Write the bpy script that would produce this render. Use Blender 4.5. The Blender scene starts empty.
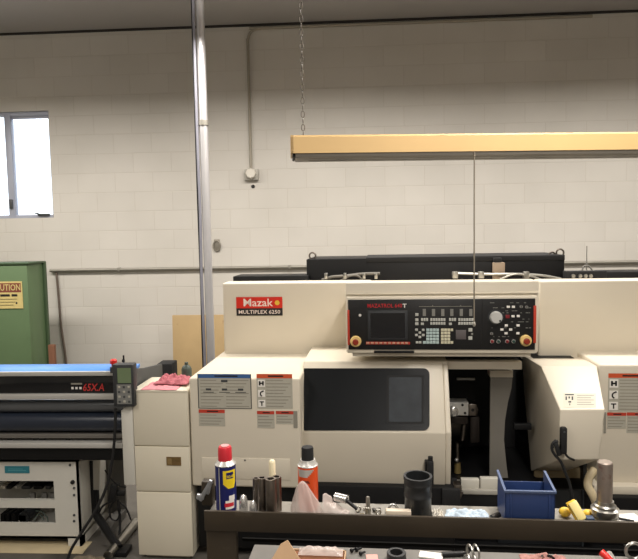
import bpy, bmesh, math, random
from mathutils import Vector, Matrix, noise
random.seed(7)
COL = bpy.context.scene.collection
SC = bpy.context.scene

# ------------------------------------------------------------------ camera
FPX, CX, CY = 620.0, 319.0, 279.5
HOR, ROLL, YAW = 232.0, 0.018, math.radians(3.2)
CAM = Vector((0, 0, 1.835))
_p = math.atan((CY - HOR) / FPX)
_h = Vector((-math.sin(YAW), math.cos(YAW), 0))
_fwd = (_h * math.cos(_p) + Vector((0, 0, -1)) * math.sin(_p)).normalized()
_r0 = Vector((math.cos(YAW), math.sin(YAW), 0))
_u0 = _r0.cross(_fwd)
_R = _r0 * math.cos(ROLL) - _u0 * math.sin(ROLL)
_U = _r0 * math.sin(ROLL) + _u0 * math.cos(ROLL)
cd = bpy.data.cameras.new('camera')
cam = bpy.data.objects.new('camera', cd)
COL.objects.link(cam)
m = Matrix((( _R.x, _U.x, -_fwd.x, CAM.x), (_R.y, _U.y, -_fwd.y, CAM.y), (_R.z, _U.z, -_fwd.z, CAM.z), (0, 0, 0, 1)))
cam.matrix_world = m
cd.sensor_width = 36.0
cd.sensor_fit = 'HORIZONTAL'
cd.lens = FPX / 638.0 * 36.0
cd.clip_start = 0.05
SC.camera = cam


class Frame:
    """A piece of the shop floor with its own axes: x along the machine, y away from the viewer, z up."""
    def __init__(s, depth, px, yaw):
        d = _h * depth + _r0 * ((px - CX) / FPX * depth)
        s.O = Vector((d.x, d.y, 0)); s.yaw = yaw
        s.Rm = Matrix.Rotation(yaw, 3, 'Z'); s.Ri = s.Rm.transposed()
        s.c = s.Ri @ (CAM - s.O)
    def ray(s, px, py):
        return s.Ri @ (_fwd + _R * ((px - CX) / FPX) + _U * (-(py - CY) / FPX))
    def pt(s, px, py, y):
        d = s.ray(px, py); return s.c + d * ((y - s.c.y) / d.y)
    def onx(s, px, py, x):
        d = s.ray(px, py); return s.c + d * ((x - s.c.x) / d.x)
    def onz(s, px, py, z):
        d = s.ray(px, py); return s.c + d * ((z - s.c.z) / d.z)
    def onpl(s, px, py, p, n):
        d = s.ray(px, py); return s.c + d * ((Vector(p) - s.c).dot(n) / d.dot(n))
    def rect(s, x0, y0, x1, y1, y):
        a = s.pt((x0 + x1) / 2, y0, y).z; b = s.pt((x0 + x1) / 2, y1, y).z
        return s.pt(x0, (y0 + y1) / 2, y).x, s.pt(x1, (y0 + y1) / 2, y).x, b, a


W = Frame(0, CX, 0.0)
TH = math.radians(-2.5)
M = Frame(3.30, CX, TH)
L = Frame(3.40, CX, 0.0)
S = Frame(2.10, CX, TH)

# ------------------------------------------------------------------ materials
def lin(c):
    return tuple((v / 255 / 12.92 if v / 255 <= 0.04045 else ((v / 255 + 0.055) / 1.055) ** 2.4) for v in c) + (1,)

MATS = {}
def mat(name, c, rough=.5, metal=0.0, var=.06, scale=6, bump=0.0, bscale=60, spec=.5, coat=0.0, emit=None, trans=0.0, alpha=1.0, dirt=None):
    if name in MATS: return MATS[name]
    mt = bpy.data.materials.new(name); mt.use_nodes = True
    nt = mt.node_tree; b = nt.nodes['Principled BSDF']
    tc = nt.nodes.new('ShaderNodeTexCoord')
    no = nt.nodes.new('ShaderNodeTexNoise'); no.inputs['Scale'].default_value = scale; no.inputs['Detail'].default_value = 5
    nt.links.new(tc.outputs['Object'], no.inputs['Vector'])
    mx = nt.nodes.new('ShaderNodeMix'); mx.data_type = 'RGBA'
    c0 = lin(c)
    mx.inputs[6].default_value = tuple(max(0, v * (1 - var * 2)) for v in c0[:3]) + (1,)
    mx.inputs[7].default_value = tuple(min(1, v * (1 + var * 2)) for v in c0[:3]) + (1,)
    nt.links.new(no.outputs['Fac'], mx.inputs[0])
    out = mx.outputs[2]
    if dirt:
        n2 = nt.nodes.new('ShaderNodeTexNoise'); n2.inputs['Scale'].default_value = dirt[1]; n2.inputs['Detail'].default_value = 8
        nt.links.new(tc.outputs['Object'], n2.inputs['Vector'])
        rp = nt.nodes.new('ShaderNodeValToRGB'); rp.color_ramp.elements[0].position = dirt[2]; rp.color_ramp.elements[1].position = min(1, dirt[2] + .16)
        nt.links.new(n2.outputs['Fac'], rp.inputs[0])
        m2 = nt.nodes.new('ShaderNodeMix'); m2.data_type = 'RGBA'
        nt.links.new(rp.outputs[0], m2.inputs[0]); nt.links.new(out, m2.inputs[6]); m2.inputs[7].default_value = lin(dirt[0])
        out = m2.outputs[2]
    nt.links.new(out, b.inputs['Base Color'])
    b.inputs['Roughness'].default_value = rough; b.inputs['Metallic'].default_value = metal
    b.inputs['Specular IOR Level'].default_value = spec
    if coat: b.inputs['Coat Weight'].default_value = coat; b.inputs['Coat Roughness'].default_value = .08
    if emit: b.inputs['Emission Color'].default_value = lin(c); b.inputs['Emission Strength'].default_value = emit
    if trans: b.inputs['Transmission Weight'].default_value = trans
    if alpha < 1: b.inputs['Alpha'].default_value = alpha
    if bump:
        n3 = nt.nodes.new('ShaderNodeTexNoise'); n3.inputs['Scale'].default_value = bscale; n3.inputs['Detail'].default_value = 4
        nt.links.new(tc.outputs['Object'], n3.inputs['Vector'])
        bp = nt.nodes.new('ShaderNodeBump'); bp.inputs['Strength'].default_value = bump; bp.inputs['Distance'].default_value = .01
        nt.links.new(n3.outputs['Fac'], bp.inputs['Height']); nt.links.new(bp.outputs[0], b.inputs['Normal'])
    MATS[name] = mt
    return mt


def block_wall():
    mt = bpy.data.materials.new('painted_block'); mt.use_nodes = True
    nt = mt.node_tree; b = nt.nodes['Principled BSDF']
    tc = nt.nodes.new('ShaderNodeTexCoord'); sp = nt.nodes.new('ShaderNodeSeparateXYZ'); cb = nt.nodes.new('ShaderNodeCombineXYZ')
    nt.links.new(tc.outputs['Object'], sp.inputs[0]); nt.links.new(sp.outputs[0], cb.inputs[0]); nt.links.new(sp.outputs[2], cb.inputs[1])
    br = nt.nodes.new('ShaderNodeTexBrick')
    mp = nt.nodes.new('ShaderNodeMapping'); mp.inputs['Location'].default_value = (.07, -.085, 0)
    nt.links.new(cb.outputs[0], mp.inputs[0]); nt.links.new(mp.outputs[0], br.inputs['Vector'])
    br.inputs['Scale'].default_value = 1; br.inputs['Brick Width'].default_value = .4; br.inputs['Row Height'].default_value = .2
    br.inputs['Mortar Size'].default_value = .005; br.inputs['Mortar Smooth'].default_value = .6
    br.inputs['Color1'].default_value = lin((206, 201, 192)); br.inputs['Color2'].default_value = lin((210, 205, 196)); br.inputs['Mortar'].default_value = lin((202, 196, 186))
    no = nt.nodes.new('ShaderNodeTexNoise'); no.inputs['Scale'].default_value = 1.3; no.inputs['Detail'].default_value = 7
    nt.links.new(tc.outputs['Object'], no.inputs['Vector'])
    rp = nt.nodes.new('ShaderNodeValToRGB'); rp.color_ramp.elements[0].position = .3; rp.color_ramp.elements[1].position = .7
    rp.color_ramp.elements[0].color = (.9, .9, .89, 1); rp.color_ramp.elements[1].color = (1, 1, 1, 1)
    nt.links.new(no.outputs['Fac'], rp.inputs[0])
    mx = nt.nodes.new('ShaderNodeMix'); mx.data_type = 'RGBA'; mx.blend_type = 'MULTIPLY'; mx.inputs[0].default_value = 1
    nt.links.new(br.outputs['Color'], mx.inputs[6]); nt.links.new(rp.outputs[0], mx.inputs[7])
    nt.links.new(mx.outputs[2], b.inputs['Base Color']); b.inputs['Roughness'].default_value = .6
    n3 = nt.nodes.new('ShaderNodeTexNoise'); n3.inputs['Scale'].default_value = 45; n3.inputs['Detail'].default_value = 5
    nt.links.new(tc.outputs['Object'], n3.inputs['Vector'])
    # grooves fade in and out under the thick paint
    n4 = nt.nodes.new('ShaderNodeTexNoise'); n4.inputs['Scale'].default_value = 2.2
    nt.links.new(tc.outputs['Object'], n4.inputs['Vector'])
    mu = nt.nodes.new('ShaderNodeMath'); mu.operation = 'MULTIPLY'
    nt.links.new(br.outputs['Fac'], mu.inputs[0]); nt.links.new(n4.outputs['Fac'], mu.inputs[1])
    ad = nt.nodes.new('ShaderNodeMath'); ad.operation = 'MULTIPLY_ADD'; ad.inputs[1].default_value = -1.6
    nt.links.new(mu.outputs[0], ad.inputs[0])
    m5 = nt.nodes.new('ShaderNodeMath'); m5.operation = 'MULTIPLY'; m5.inputs[1].default_value = .18
    nt.links.new(n3.outputs['Fac'], m5.inputs[0]); nt.links.new(m5.outputs[0], ad.inputs[2])
    bp = nt.nodes.new('ShaderNodeBump'); bp.inputs['Strength'].default_value = .38; bp.inputs['Distance'].default_value = .004
    nt.links.new(ad.outputs[0], bp.inputs['Height']); nt.links.new(bp.outputs[0], b.inputs['Normal'])
    return mt


WALL = block_wall()
CREAM = mat('cream_enamel', (212, 203, 185), .38, var=.02, scale=2)
CREAM2 = mat('ivory_enamel', (216, 208, 188), .42, var=.02, scale=3)
WHITE = mat('white_enamel', (205, 202, 192), .42, var=.02, scale=3)
BLACK = mat('black_paint', (15, 15, 16), .5, var=.15, spec=.3)
MATTE = mat('matte_black', (14, 14, 15), .75, var=.1)
GLOSS = mat('gloss_black', (18, 19, 21), .16, var=.1, coat=.3)
CHAR = mat('charcoal_plastic', (46, 48, 50), .5)
DGREY = mat('dark_grey_paint', (66, 68, 68), .45)
GREY = mat('grey_paint', (130, 128, 122), .5)
STEEL = mat('brushed_steel', (170, 168, 162), .32, 1.0, var=.08, scale=20)
CHROME = mat('chrome', (214, 212, 208), .22, .75, var=.03)
DSTEEL = mat('dark_steel', (128, 120, 112), .36, 1.0, var=.15, scale=30)
ALU = mat('aluminium', (168, 172, 186), .45, .15, var=.04)
SILV = mat('silver_strip', (196, 194, 188), .4, .35, var=.02)
RUBBER = mat('rubber_cable', (20, 20, 21), .6)
RED = mat('red_plastic', (200, 32, 24), .4)
ORANGE = mat('orange_red_strip', (188, 60, 38), .4)
YEL = mat('yellow_plastic', (226, 184, 60), .45)
LAB = mat('label_stock', (176, 172, 158), .5, var=.03, scale=40)
LABW = mat('white_label', (214, 208, 192), .5, var=.02)
LABG = mat('label_print_grey', (140, 136, 124), .5)
LABO = mat('label_orange', (206, 86, 48), .5)
LABR = mat('label_red', (188, 62, 44), .5)
LABB = mat('label_blue', (58, 98, 150), .5)
INK = mat('ink_black', (26, 24, 24), .5)
WHT = mat('white_print', (232, 228, 220), .5)

# ------------------------------------------------------------------ mesh builder
BASE = {}
class MB:
    def __init__(s): s.v = []; s.f = []; s.mi = []; s.ms = []; s.cur = 0
    def m(s, mt):
        if mt not in s.ms: s.ms.append(mt)
        s.cur = s.ms.index(mt); return s
    def add(s, vs, fs):
        o = len(s.v); s.v += [Vector(p) for p in vs]
        for f in fs: s.f.append([i + o for i in f]); s.mi.append(s.cur)
        return s
    def _bm(s, bm):
        bm.verts.index_update()
        s.add([v.co.copy() for v in bm.verts], [[v.index for v in f.verts] for f in bm.faces]); bm.free(); return s
    def box(s, x0, x1, y0, y1, z0, z1, bev=0, seg=2):
        x0, x1 = sorted((x0, x1)); y0, y1 = sorted((y0, y1)); z0, z1 = sorted((z0, z1))
        vs = [(x0, y0, z0), (x1, y0, z0), (x1, y1, z0), (x0, y1, z0), (x0, y0, z1), (x1, y0, z1), (x1, y1, z1), (x0, y1, z1)]
        fs = [(0, 3, 2, 1), (4, 5, 6, 7), (0, 1, 5, 4), (1, 2, 6, 5), (2, 3, 7, 6), (3, 0, 4, 7)]
        return s.poly(vs, fs, bev, seg)
    def poly(s, vs, fs, bev=0, seg=2):
        if not bev: return s.add(vs, fs)
        bm = bmesh.new(); bv = [bm.verts.new(v) for v in vs]
        for f in fs: bm.faces.new([bv[i] for i in f])
        bmesh.ops.recalc_face_normals(bm, faces=bm.faces)
        bmesh.ops.bevel(bm, geom=list(bm.edges), offset=bev, segments=seg, profile=.5, affect='EDGES', clamp_overlap=True)
        return s._bm(bm)
    def prism(s, poly, ax, lo, hi, bev=0, seg=2):
        n = len(poly)
        def P(a, b, t): return {'x': (t, a, b), 'y': (a, t, b), 'z': (a, b, t)}[ax]
        vs = [P(a, b, lo) for a, b in poly] + [P(a, b, hi) for a, b in poly]
        fs = [list(range(n)), list(range(2 * n - 1, n - 1, -1))] + [(i, (i + 1) % n, n + (i + 1) % n, n + i) for i in range(n)]
        return s.poly(vs, fs, bev, seg)
    def obox(s, c, sx, sy, sz, rot=(0, 0, 0), bev=0):
        R = Matrix.Rotation(rot[2], 3, 'Z') @ Matrix.Rotation(rot[1], 3, 'Y') @ Matrix.Rotation(rot[0], 3, 'X')
        o = len(s.v); s.box(-sx / 2, sx / 2, -sy / 2, sy / 2, -sz / 2, sz / 2, bev)
        for i in range(o, len(s.v)): s.v[i] = R @ s.v[i] + Vector(c)
        return s
    def ring(s, c, d, prof, n=20, cap0=True, cap1=True):
        """prof: list of (radius, distance along d)"""
        d = Vector(d).normalized(); c = Vector(c)
        a = d.orthogonal().normalized() if abs(d.z) < .99 else Vector((1, 0, 0)); b = d.cross(a)
        vs = []; fs = []
        for r, t in prof:
            for k in range(n):
                w = 2 * math.pi * k / n; vs.append(c + d * t + (a * math.cos(w) + b * math.sin(w)) * r)
        for i in range(len(prof) - 1):
            for k in range(n): fs.append((i * n + k, i * n + (k + 1) % n, (i + 1) * n + (k + 1) % n, (i + 1) * n + k))
        if cap0: fs.append(list(range(n))[::-1])
        if cap1: fs.append([(len(prof) - 1) * n + k for k in range(n)])
        return s.add(vs, fs)
    def cyl(s, p0, p1, r, r1=None, n=16):
        p0 = Vector(p0); p1 = Vector(p1); d = p1 - p0
        return s.ring(p0, d, [(r, 0), (r if r1 is None else r1, d.length)], n)
    def lathe(s, c, prof, n=24, d=(0, 0, 1), cap0=True, cap1=True): return s.ring(c, d, prof, n, cap0, cap1)
    def tube(s, pts, r, n=8, sub=6, closed=False):
        P = [Vector(p) for p in pts]
        if sub > 1 and len(P) > 2:
            Q = []; N = len(P)
            rng = N if closed else N - 1
            for i in range(rng):
                if closed: p0, p1, p2, p3 = P[i - 1], P[i], P[(i + 1) % N], P[(i + 2) % N]
                else: p0, p1, p2, p3 = P[max(i - 1, 0)], P[i], P[i + 1], P[min(i + 2, N - 1)]
                for k in range(sub):
                    t = k / sub
                    Q.append(.5 * ((2 * p1) + (p2 - p0) * t + (2 * p0 - 5 * p1 + 4 * p2 - p3) * t * t + (3 * p1 - p0 - 3 * p2 + p3) * t ** 3))
            if not closed: Q.append(P[-1])
            P = Q
        vs = []; fs = []; N = len(P); up = None
        for i in range(N):
            t = (P[(i + 1) % N] - P[i - 1]) if closed else (P[min(i + 1, N - 1)] - P[max(i - 1, 0)])
            t.normalize()
            if up is None: up = t.orthogonal().normalized()
            a = (up - t * up.dot(t))
            a = a.normalized() if a.length > 1e-6 else t.orthogonal().normalized()
            up = a; b = t.cross(a)
            for k in range(n):
                w = 2 * math.pi * k / n; vs.append(P[i] + (a * math.cos(w) + b * math.sin(w)) * r)
        for i in range(N if closed else N - 1):
            j = (i + 1) % N
            for k in range(n): fs.append((i * n + k, i * n + (k + 1) % n, j * n + (k + 1) % n, j * n + k))
        if not closed: fs.append(list(range(n))[::-1]); fs.append([(N - 1) * n + k for k in range(n)])
        return s.add(vs, fs)
    def torus(s, c, R, r, ax=(0, 1, 0), n=20, k=8, sx=1, sz=1):
        ax = Vector(ax).normalized(); a = ax.orthogonal().normalized(); b = ax.cross(a)
        if abs(ax.y) > .9: a, b = Vector((1, 0, 0)), Vector((0, 0, 1))
        pts = [Vector(c) + a * (R * sx * math.cos(2 * math.pi * i / n)) + b * (R * sz * math.sin(2 * math.pi * i / n)) for i in range(n)]
        return s.tube(pts, r, k, 1, True)
    def ball(s, c, r, sc=(1, 1, 1), n=16, h=10):
        prof = [(max(1e-4, math.sin(math.pi * i / h)) * r, -math.cos(math.pi * i / h) * r) for i in range(h + 1)]
        o = len(s.v); s.ring((0, 0, 0), (0, 0, 1), prof, n)
        for i in range(o, len(s.v)): s.v[i] = Vector((s.v[i].x * sc[0], s.v[i].y * sc[1], s.v[i].z * sc[2])) + Vector(c)
        return s
    def text(s, body, x0, x1, z0, z1, y, th=.001, bold=.012, shear=0):
        cu = bpy.data.curves.new('t', 'FONT'); cu.body = body; cu.offset = bold; cu.shear = shear; cu.resolution_u = 2
        o = bpy.data.objects.new('t', cu); COL.objects.link(o)
        dg = bpy.context.evaluated_depsgraph_get(); me = bpy.data.meshes.new_from_object(o.evaluated_get(dg))
        vs = [v.co.copy() for v in me.vertices]; fs = [list(p.vertices) for p in me.polygons]
        bpy.data.objects.remove(o); bpy.data.curves.remove(cu); bpy.data.meshes.remove(me)
        if not vs: return s
        ax, bx = min(v.x for v in vs), max(v.x for v in vs); ay, by = min(v.y for v in vs), max(v.y for v in vs)
        f = lambda v: (x0 + (v.x - ax) / (bx - ax) * (x1 - x0), y, z0 + (v.y - ay) / (by - ay) * (z1 - z0))
        return s.add([f(v) for v in vs], fs)
    def shift(s, fn, o=0):
        for i in range(o, len(s.v)): s.v[i] = Vector(fn(s.v[i]))
        return s
    def build(s, name, parent=None, frame=None, base=None, mt=None, sharp=35):
        me = bpy.data.meshes.new(name)
        if parent is not None: frame, base = BASE[parent]
        if base is None:
            xs = [v.x for v in s.v]; ys = [v.y for v in s.v]; zs = [v.z for v in s.v]
            base = Vector(((min(xs) + max(xs)) / 2, (min(ys) + max(ys)) / 2, min(zs)))
        base = Vector(base)
        me.from_pydata([v - base for v in s.v], [], s.f)
        for mm in s.ms: me.materials.append(mm)
        me.polygons.foreach_set('material_index', s.mi)
        bm = bmesh.new(); bm.from_mesh(me); bmesh.ops.recalc_face_normals(bm, faces=bm.faces); bm.to_mesh(me); bm.free()
        me.shade_smooth(); me.set_sharp_from_angle(angle=math.radians(sharp))
        o = bpy.data.objects.new(name, me); COL.objects.link(o)
        if parent is not None: o.parent = parent
        else: place(o, frame, base)
        BASE[o] = (frame, base)
        return o


def place(o, frame, base):
    w = frame.O + frame.Rm @ Vector(base)
    o.location = w; o.rotation_euler = (0, 0, frame.yaw)

def tag(o, label, cat, group=None):
    o['label'] = label; o['category'] = cat
    if group: o['group'] = group
    return o

def thing(name, label, cat, frame, base, group=None):
    o = bpy.data.objects.new(name, None); COL.objects.link(o); o.empty_display_size = .1
    place(o, frame, base); BASE[o] = (frame, Vector(base))
    return tag(o, label, cat, group)

def single(mb, name, label, cat, frame, group=None, **k):
    return tag(mb.build(name, None, frame, **k), label, cat, group)

def struct(mb, name, frame=None):
    o = mb.build(name, None, frame or W, base=(0, 0, 0)); o['kind'] = 'structure'; return o

# ================================================================== the room
YW = 6.4
ZC = W.pt(319, 22, YW).z
XL, XR, YB = -5.2, 6.0, -4.0
FLOORM = mat('concrete_floor', (92, 88, 82), .55, var=.12, scale=3, bump=.2, bscale=30, dirt=((58, 54, 50), 2.5, .55))
CEILM = mat('ceiling_paint', (166, 162, 158), .8, var=.05, scale=1.2)
struct(MB().m(FLOORM).box(XL, XR, YB, YW + .2, -.1, 0), 'floor')
struct(MB().m(CEILM).box(XL - .2, XR + .2, YB - .2, YW + .2, ZC, ZC + .1), 'ceiling')
# window opening in the back wall
wx1 = (W.pt(48.5, 113, YW).x + W.pt(53.5, 215, YW).x) / 2
wz1 = W.pt(30, 111, YW).z; wz0 = W.pt(30, 218, YW).z
wmx = (W.pt(7, 113, YW).x + W.pt(9.5, 215, YW).x) / 2
wx0 = wmx - (wx1 - wmx)
w_ = MB().m(WALL)
w_.box(XL - .2, wx0, YW, YW + .2, 0, ZC); w_.box(wx1, XR + .2, YW, YW + .2, 0, ZC)
w_.box(wx0, wx1, YW, YW + .2, 0, wz0); w_.box(wx0, wx1, YW, YW + .2, wz1, ZC)
struct(w_, 'wall_back')
struct(MB().m(WALL).box(XL - .2, XL, YB, YW, 0, ZC), 'wall_left')
struct(MB().m(WALL).box(XR, XR + .2, YB, YW, 0, ZC), 'wall_right')
struct(MB().m(WALL).box(XL - .2, XR + .2, YB - .2, YB, 0, ZC), 'wall_front')
# dark trim where wall meets ceiling
struct(MB().m(mat('trim_dark', (40, 36, 33), .7)).box(XL, XR, YW - .02, YW, ZC - .02, ZC), 'trim_1')
# window
win = bpy.data.objects.new('window_1', None); COL.objects.link(win); win['kind'] = 'structure'; BASE[win] = (W, Vector((0, 0, 0)))
f = MB().m(ALU)
t = .045
f.box(wx0, wx1, YW + .03, YW + .09, wz1 - t, wz1, .004); f.box(wx0, wx1, YW + .03, YW + .09, wz0, wz0 + t * .8, .004)
f.box(wx0, wx0 + .03, YW + .03, YW + .09, wz0, wz1, .004); f.box(wx1 - .022, wx1, YW + .03, YW + .09, wz0, wz1, .004)
f.box(wmx - .035, wmx + .035, YW + .025, YW + .095, wz0, wz1, .004)
f.box(wmx + .035, wx1 - .022, YW + .045, YW + .075, wz1 - t - .025, wz1 - t, .003)
f.build('window_frame', win)
g = MB().m(mat('window_glass', (240, 245, 250), .05, trans=1.0, var=0))
g.box(wx0 + .03, wmx - .035, YW + .058, YW + .062, wz0 + .035, wz1 - t); g.box(wmx + .035, wx1 - .022, YW + .058, YW + .062, wz0 + .035, wz1 - t)
g.build('window_pane', win)
h = MB().m(DGREY); q = W.pt(42, 213, YW)
h.box(q.x - .05, q.x + .07, YW + .0, YW + .035, wz0 + .02, wz0 + .045, .005); h.cyl((q.x, YW + .01, wz0 + .03), (q.x - .06, YW - .03, wz0 + .05), .008)
h.build('window_handle', win)
h = MB().m(DGREY); q = W.pt(6, 199, YW)
h.box(wmx - .015, wmx + .015, YW, YW + .03, wz0 + .1, wz0 + .2, .005); h.build('window_latch', win)

# conduits on the wall
GALV = mat('galvanised', (150, 146, 136), .5, .6, var=.08, scale=10)
PAINTPIPE = mat('painted_pipe', (158, 151, 136), .6, var=.05)
a = W.pt(50, 269.5, YW - .03); b = W.pt(638, 263, YW - .03)
z = (a.z + b.z) / 2
pipe = thing('wall_conduit', 'long thin grey conduit running level along the block wall', 'conduit', W, (a.x, YW - .03, z))
MB().m(GALV).cyl((a.x, YW - .03, z), (b.x + .8, YW - .03, z), .017, n=12).build('pipe', pipe)
for px in (120, 290, 470):
    x = W.pt(px, 268, YW).x
    MB().m(GALV).box(x - .012, x + .012, YW - .05, YW, z - .022, z + .022, .003).build('pipe_clamp', pipe)
MB().m(mat('brown_cable', (96, 84, 74), .6)).tube([W.pt(56, 270, YW - .02), W.pt(58, 290, YW - .02), W.pt(61, 325, YW - .02), W.pt(66, 362, YW - .02), W.pt(67, 400, YW - .02)], .012).build('loose_cable', pipe)
a = W.pt(252, 38, YW - .02); b = W.pt(251, 168, YW - .02)
vc = thing('outlet_conduit', 'thin vertical conduit dropping down the wall from the ceiling to a small box', 'conduit', W, (b.x, YW - .02, b.z))
zt = ZC - .045
MB().m(PAINTPIPE).tube([(b.x, YW - .02, b.z), (b.x, YW - .02, zt - .22), (b.x, YW - .02, zt - .12), (b.x + .04, YW - .02, zt - .03), (b.x + .14, YW - .02, zt), (b.x + .3, YW - .02, zt), (b.x + 3.4, YW - .02, zt)], .014, 10, 8).build('pipe', vc)
q = W.rect(244, 169, 258, 180, YW - .06)
bx = thing('outlet_box', 'small white outlet box on the wall at the foot of the vertical conduit', 'outlet', W, ((q[0] + q[1]) / 2, YW - .03, q[2]))
cx_ = (q[0] + q[1]) / 2; cz_ = (q[2] + q[3]) / 2
MB().m(mat('box_grey', (170, 166, 156), .5)).box(q[0], q[1], YW - .05, YW, q[2], q[3], .006).build('box', bx)
MB().m(mat('outlet_white', (216, 210, 198), .4)).ring((cx_, YW - .05, cz_ + .01), (0, -1, 0), [(.055, 0), (.055, .03), (.045, .045)], 8).build('cover', bx)
q = W.pt(253, 186.5, YW)
single(MB().m(INK).ring((q.x, YW, q.z), (0, -1, 0), [(.02, 0), (.016, .012)], 10), 'wall_anchor', 'small dark anchor hole in the wall just below the outlet box', 'anchor', W)
q = W.pt(217, 245, YW)
single(MB().m(mat('grey_steel_hook', (140, 134, 122), .5, .5)).box(q.x - .03, q.x + .03, YW - .01, YW, q.z - .06, q.z + .06, .006).torus((q.x, YW - .012, q.z - .01), .035, .008, (0, 1, 0), sz=1.5), 'wall_bracket', 'small grey metal bracket on the block wall right of the tall pole', 'bracket', W)

# tall pole
DP = 5.05
a = W.pt(200.0, 20, DP); b = W.pt(208, 345, DP)
px_ = (a.x + b.x) / 2
pole = thing('pipe_pole', 'tall grey steel pipe rising from behind the machine to the ceiling', 'pole', W, (px_, DP, 0))
MB().m(mat('pole_galv', (186, 184, 184), .3, .35, var=.05, scale=5)).cyl((px_ + .012, DP, 0), (px_ + .012, DP, ZC), .034, n=20).build('pole', pole)
MB().m(mat('conduit_bluegrey', (136, 136, 146), .4, .2)).tube([(px_ - .035, DP - .02, .3), (px_ - .036, DP - .02, 1.0), (px_ - .04, DP - .02, 1.5), (px_ - .034, DP - .02, 2.0), (px_ - .037, DP - .02, 2.5), (px_ - .035, DP - .02, ZC)], .012).build('cable', pole)
MB().m(RUBBER).tube([(px_ - .052, DP - .01, .3), (px_ - .055, DP - .012, .9), (px_ - .052, DP - .012, 1.4), (px_ - .055, DP - .01, 2.2), (px_ - .052, DP - .01, ZC)], .006).build('thin_cable', pole)
zc = W.pt(206, 123, DP).z
MB().m(GALV).ring((px_ + .012, DP, zc), (0, 0, 1), [(.042, -.02), (.042, .02)], 20).build('collar', pole)

# hanging lamp
TAN = mat('tan_enamel', (210, 176, 122), .45, var=.04, scale=3)
DL = 2.75
La = W.pt(290.5, 135, DL)
# find where the level top edge continues to the right of the frame
best = min((abs(W.pt(637, 131.5, DL + k * .01).z - La.z), k) for k in range(-100, 100))[1]
Lb = W.pt(637, 131.5, DL + best * .01)
ly = math.atan2(Lb.y - La.y, Lb.x - La.x)
LF = Frame(0, CX, ly); LF.O = Vector((La.x, La.y, 0)); LF.c = LF.Ri @ (CAM - LF.O)
hz = La.z; hb = LF.pt(400, 161, .19).z
hm = LF.pt(400, 152, .0).z
lamp = thing('hanging_lamp', 'long tan shop lamp hanging on a chain above the machine, unlit', 'lamp', LF, (0, 0, hz))
LEN = 2.44
MB().m(TAN).prism([(0, hm), (0, hz - .008), (.008, hz), (.19, hz), (.2, hz - .008), (.2, hm), (.19, hm), (.19, hz - .012), (.01, hz - .012), (.01, hm)], 'x', 0, LEN).box(0, .012, 0, .2, hm, hz).build('shade', lamp)
MB().m(mat('lamp_reflector', (126, 120, 110), .5, .2)).prism([(.004, hm + .004), (.008, hb), (.19, hb), (.196, hm + .004)], 'x', .02, LEN - .02, .003).build('reflector', lamp)
MB().m(MATTE).box(.008, .019, .01, .19, hb + .004, hm + .004, .003).build('end_plate', lamp)
for yy in (.06, .13):
    MB().m(mat('tube_glass', (150, 146, 138), .3)).cyl((.08, yy, hb + .008), (LEN - .1, yy, hb + .008), .012, n=12).build('lamp_tube', lamp)
def chain(x, y, z0, z1):
    c = MB().m(mat('chain_steel', (104, 97, 88), .5, .4)); k = 0; zz = z0
    while zz < z1:
        c.torus((x, y, zz + .018), .0075, .0024, (0, 1, 0) if k % 2 else (1, 0, 0), 10, 5, sx=1 if k % 2 else 2, sz=2 if k % 2 else 1)
        zz += .030; k += 1
    return c
xc = LF.pt(303, 120, .1).x
ch = chain(xc, .1, hz, ZC).build('chain', lamp)
MB().m(STEEL).torus((xc, .1, hz + .004), .012, .003, (0, 1, 0)).build('chain_hook', lamp)
chain(LEN - .05, .1, hz, ZC).build('chain', lamp)
xq = LF.pt(474.3, 165, .0).x
zq = LF.pt(473, 322, .0).z
MB().m(mat('cord_grey', (120, 112, 98), .6)).cyl((xq, .0, zq), (xq, .0, hm), .0032, n=8).build('pull_cord', lamp)
MB().m(mat('cord_bead', (150, 146, 136), .4)).ball((xq, 0, zq - .01), .007, (1, 1, 1.8)).build('cord_bell', lamp)

# ================================================================== back of the shop, left side
GREEN = mat('green_enamel', (88, 110, 76), .5, var=.05, scale=4, dirt=((80, 98, 68), 3, .64))
DGREEN = mat('dark_green_edge', (58, 78, 50), .5)
YG = 5.55
gx1 = (W.pt(29.5, 268, YG).x + W.pt(33, 355, YG).x) / 2; gz = W.pt(30, 262.5, YG).z
gx0 = gx1 - 1.5
gb = thing('green_cabinet', 'tall green steel cabinet with a caution sign standing by the block wall', 'cabinet', W, ((gx0 + gx1) / 2, YG, 0))
GD = W.onx(47.5, 300, gx1).y - YG
MB().m(GREEN).box(gx0, gx1 - .02, YG + .012, YG + GD, 0, gz - .015, .008).build('body', gb)
MB().m(GREEN).box(gx0, gx1 - .02, YG, YG + .014, .05, gz - .03, .004).build('door_panel', gb)
MB().m(DGREEN).box(gx0, gx1, YG - .006, YG + GD + .01, gz - .018, gz, .004).box(gx1 - .03, gx1 + .002, YG + GD - .03, YG + GD + .012, .0, gz - .01, .004).build('edge_trim', gb)
q = W.rect(-9, 281.5, 22.5, 308.5, YG - .004)
sg = MB().m(mat('sign_yellow', (198, 180, 118), .5, var=.05, scale=30)).box(q[0], q[1], YG - .006, YG, q[2], q[3])
sw, sh = q[1] - q[0], q[3] - q[2]
sg.m(mat('sign_red', (120, 62, 48), .5)).box(q[0] + .01, q[1] - .01, YG - .007, YG - .003, q[3] - .4 * sh, q[3] - .06 * sh)
sg.m(mat('sign_yellow', (198, 180, 118))).text('CAUTION', q[0] + .03 * sw, q[1] - .05 * sw, q[3] - .34 * sh, q[3] - .1 * sh, YG - .0085)
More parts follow.
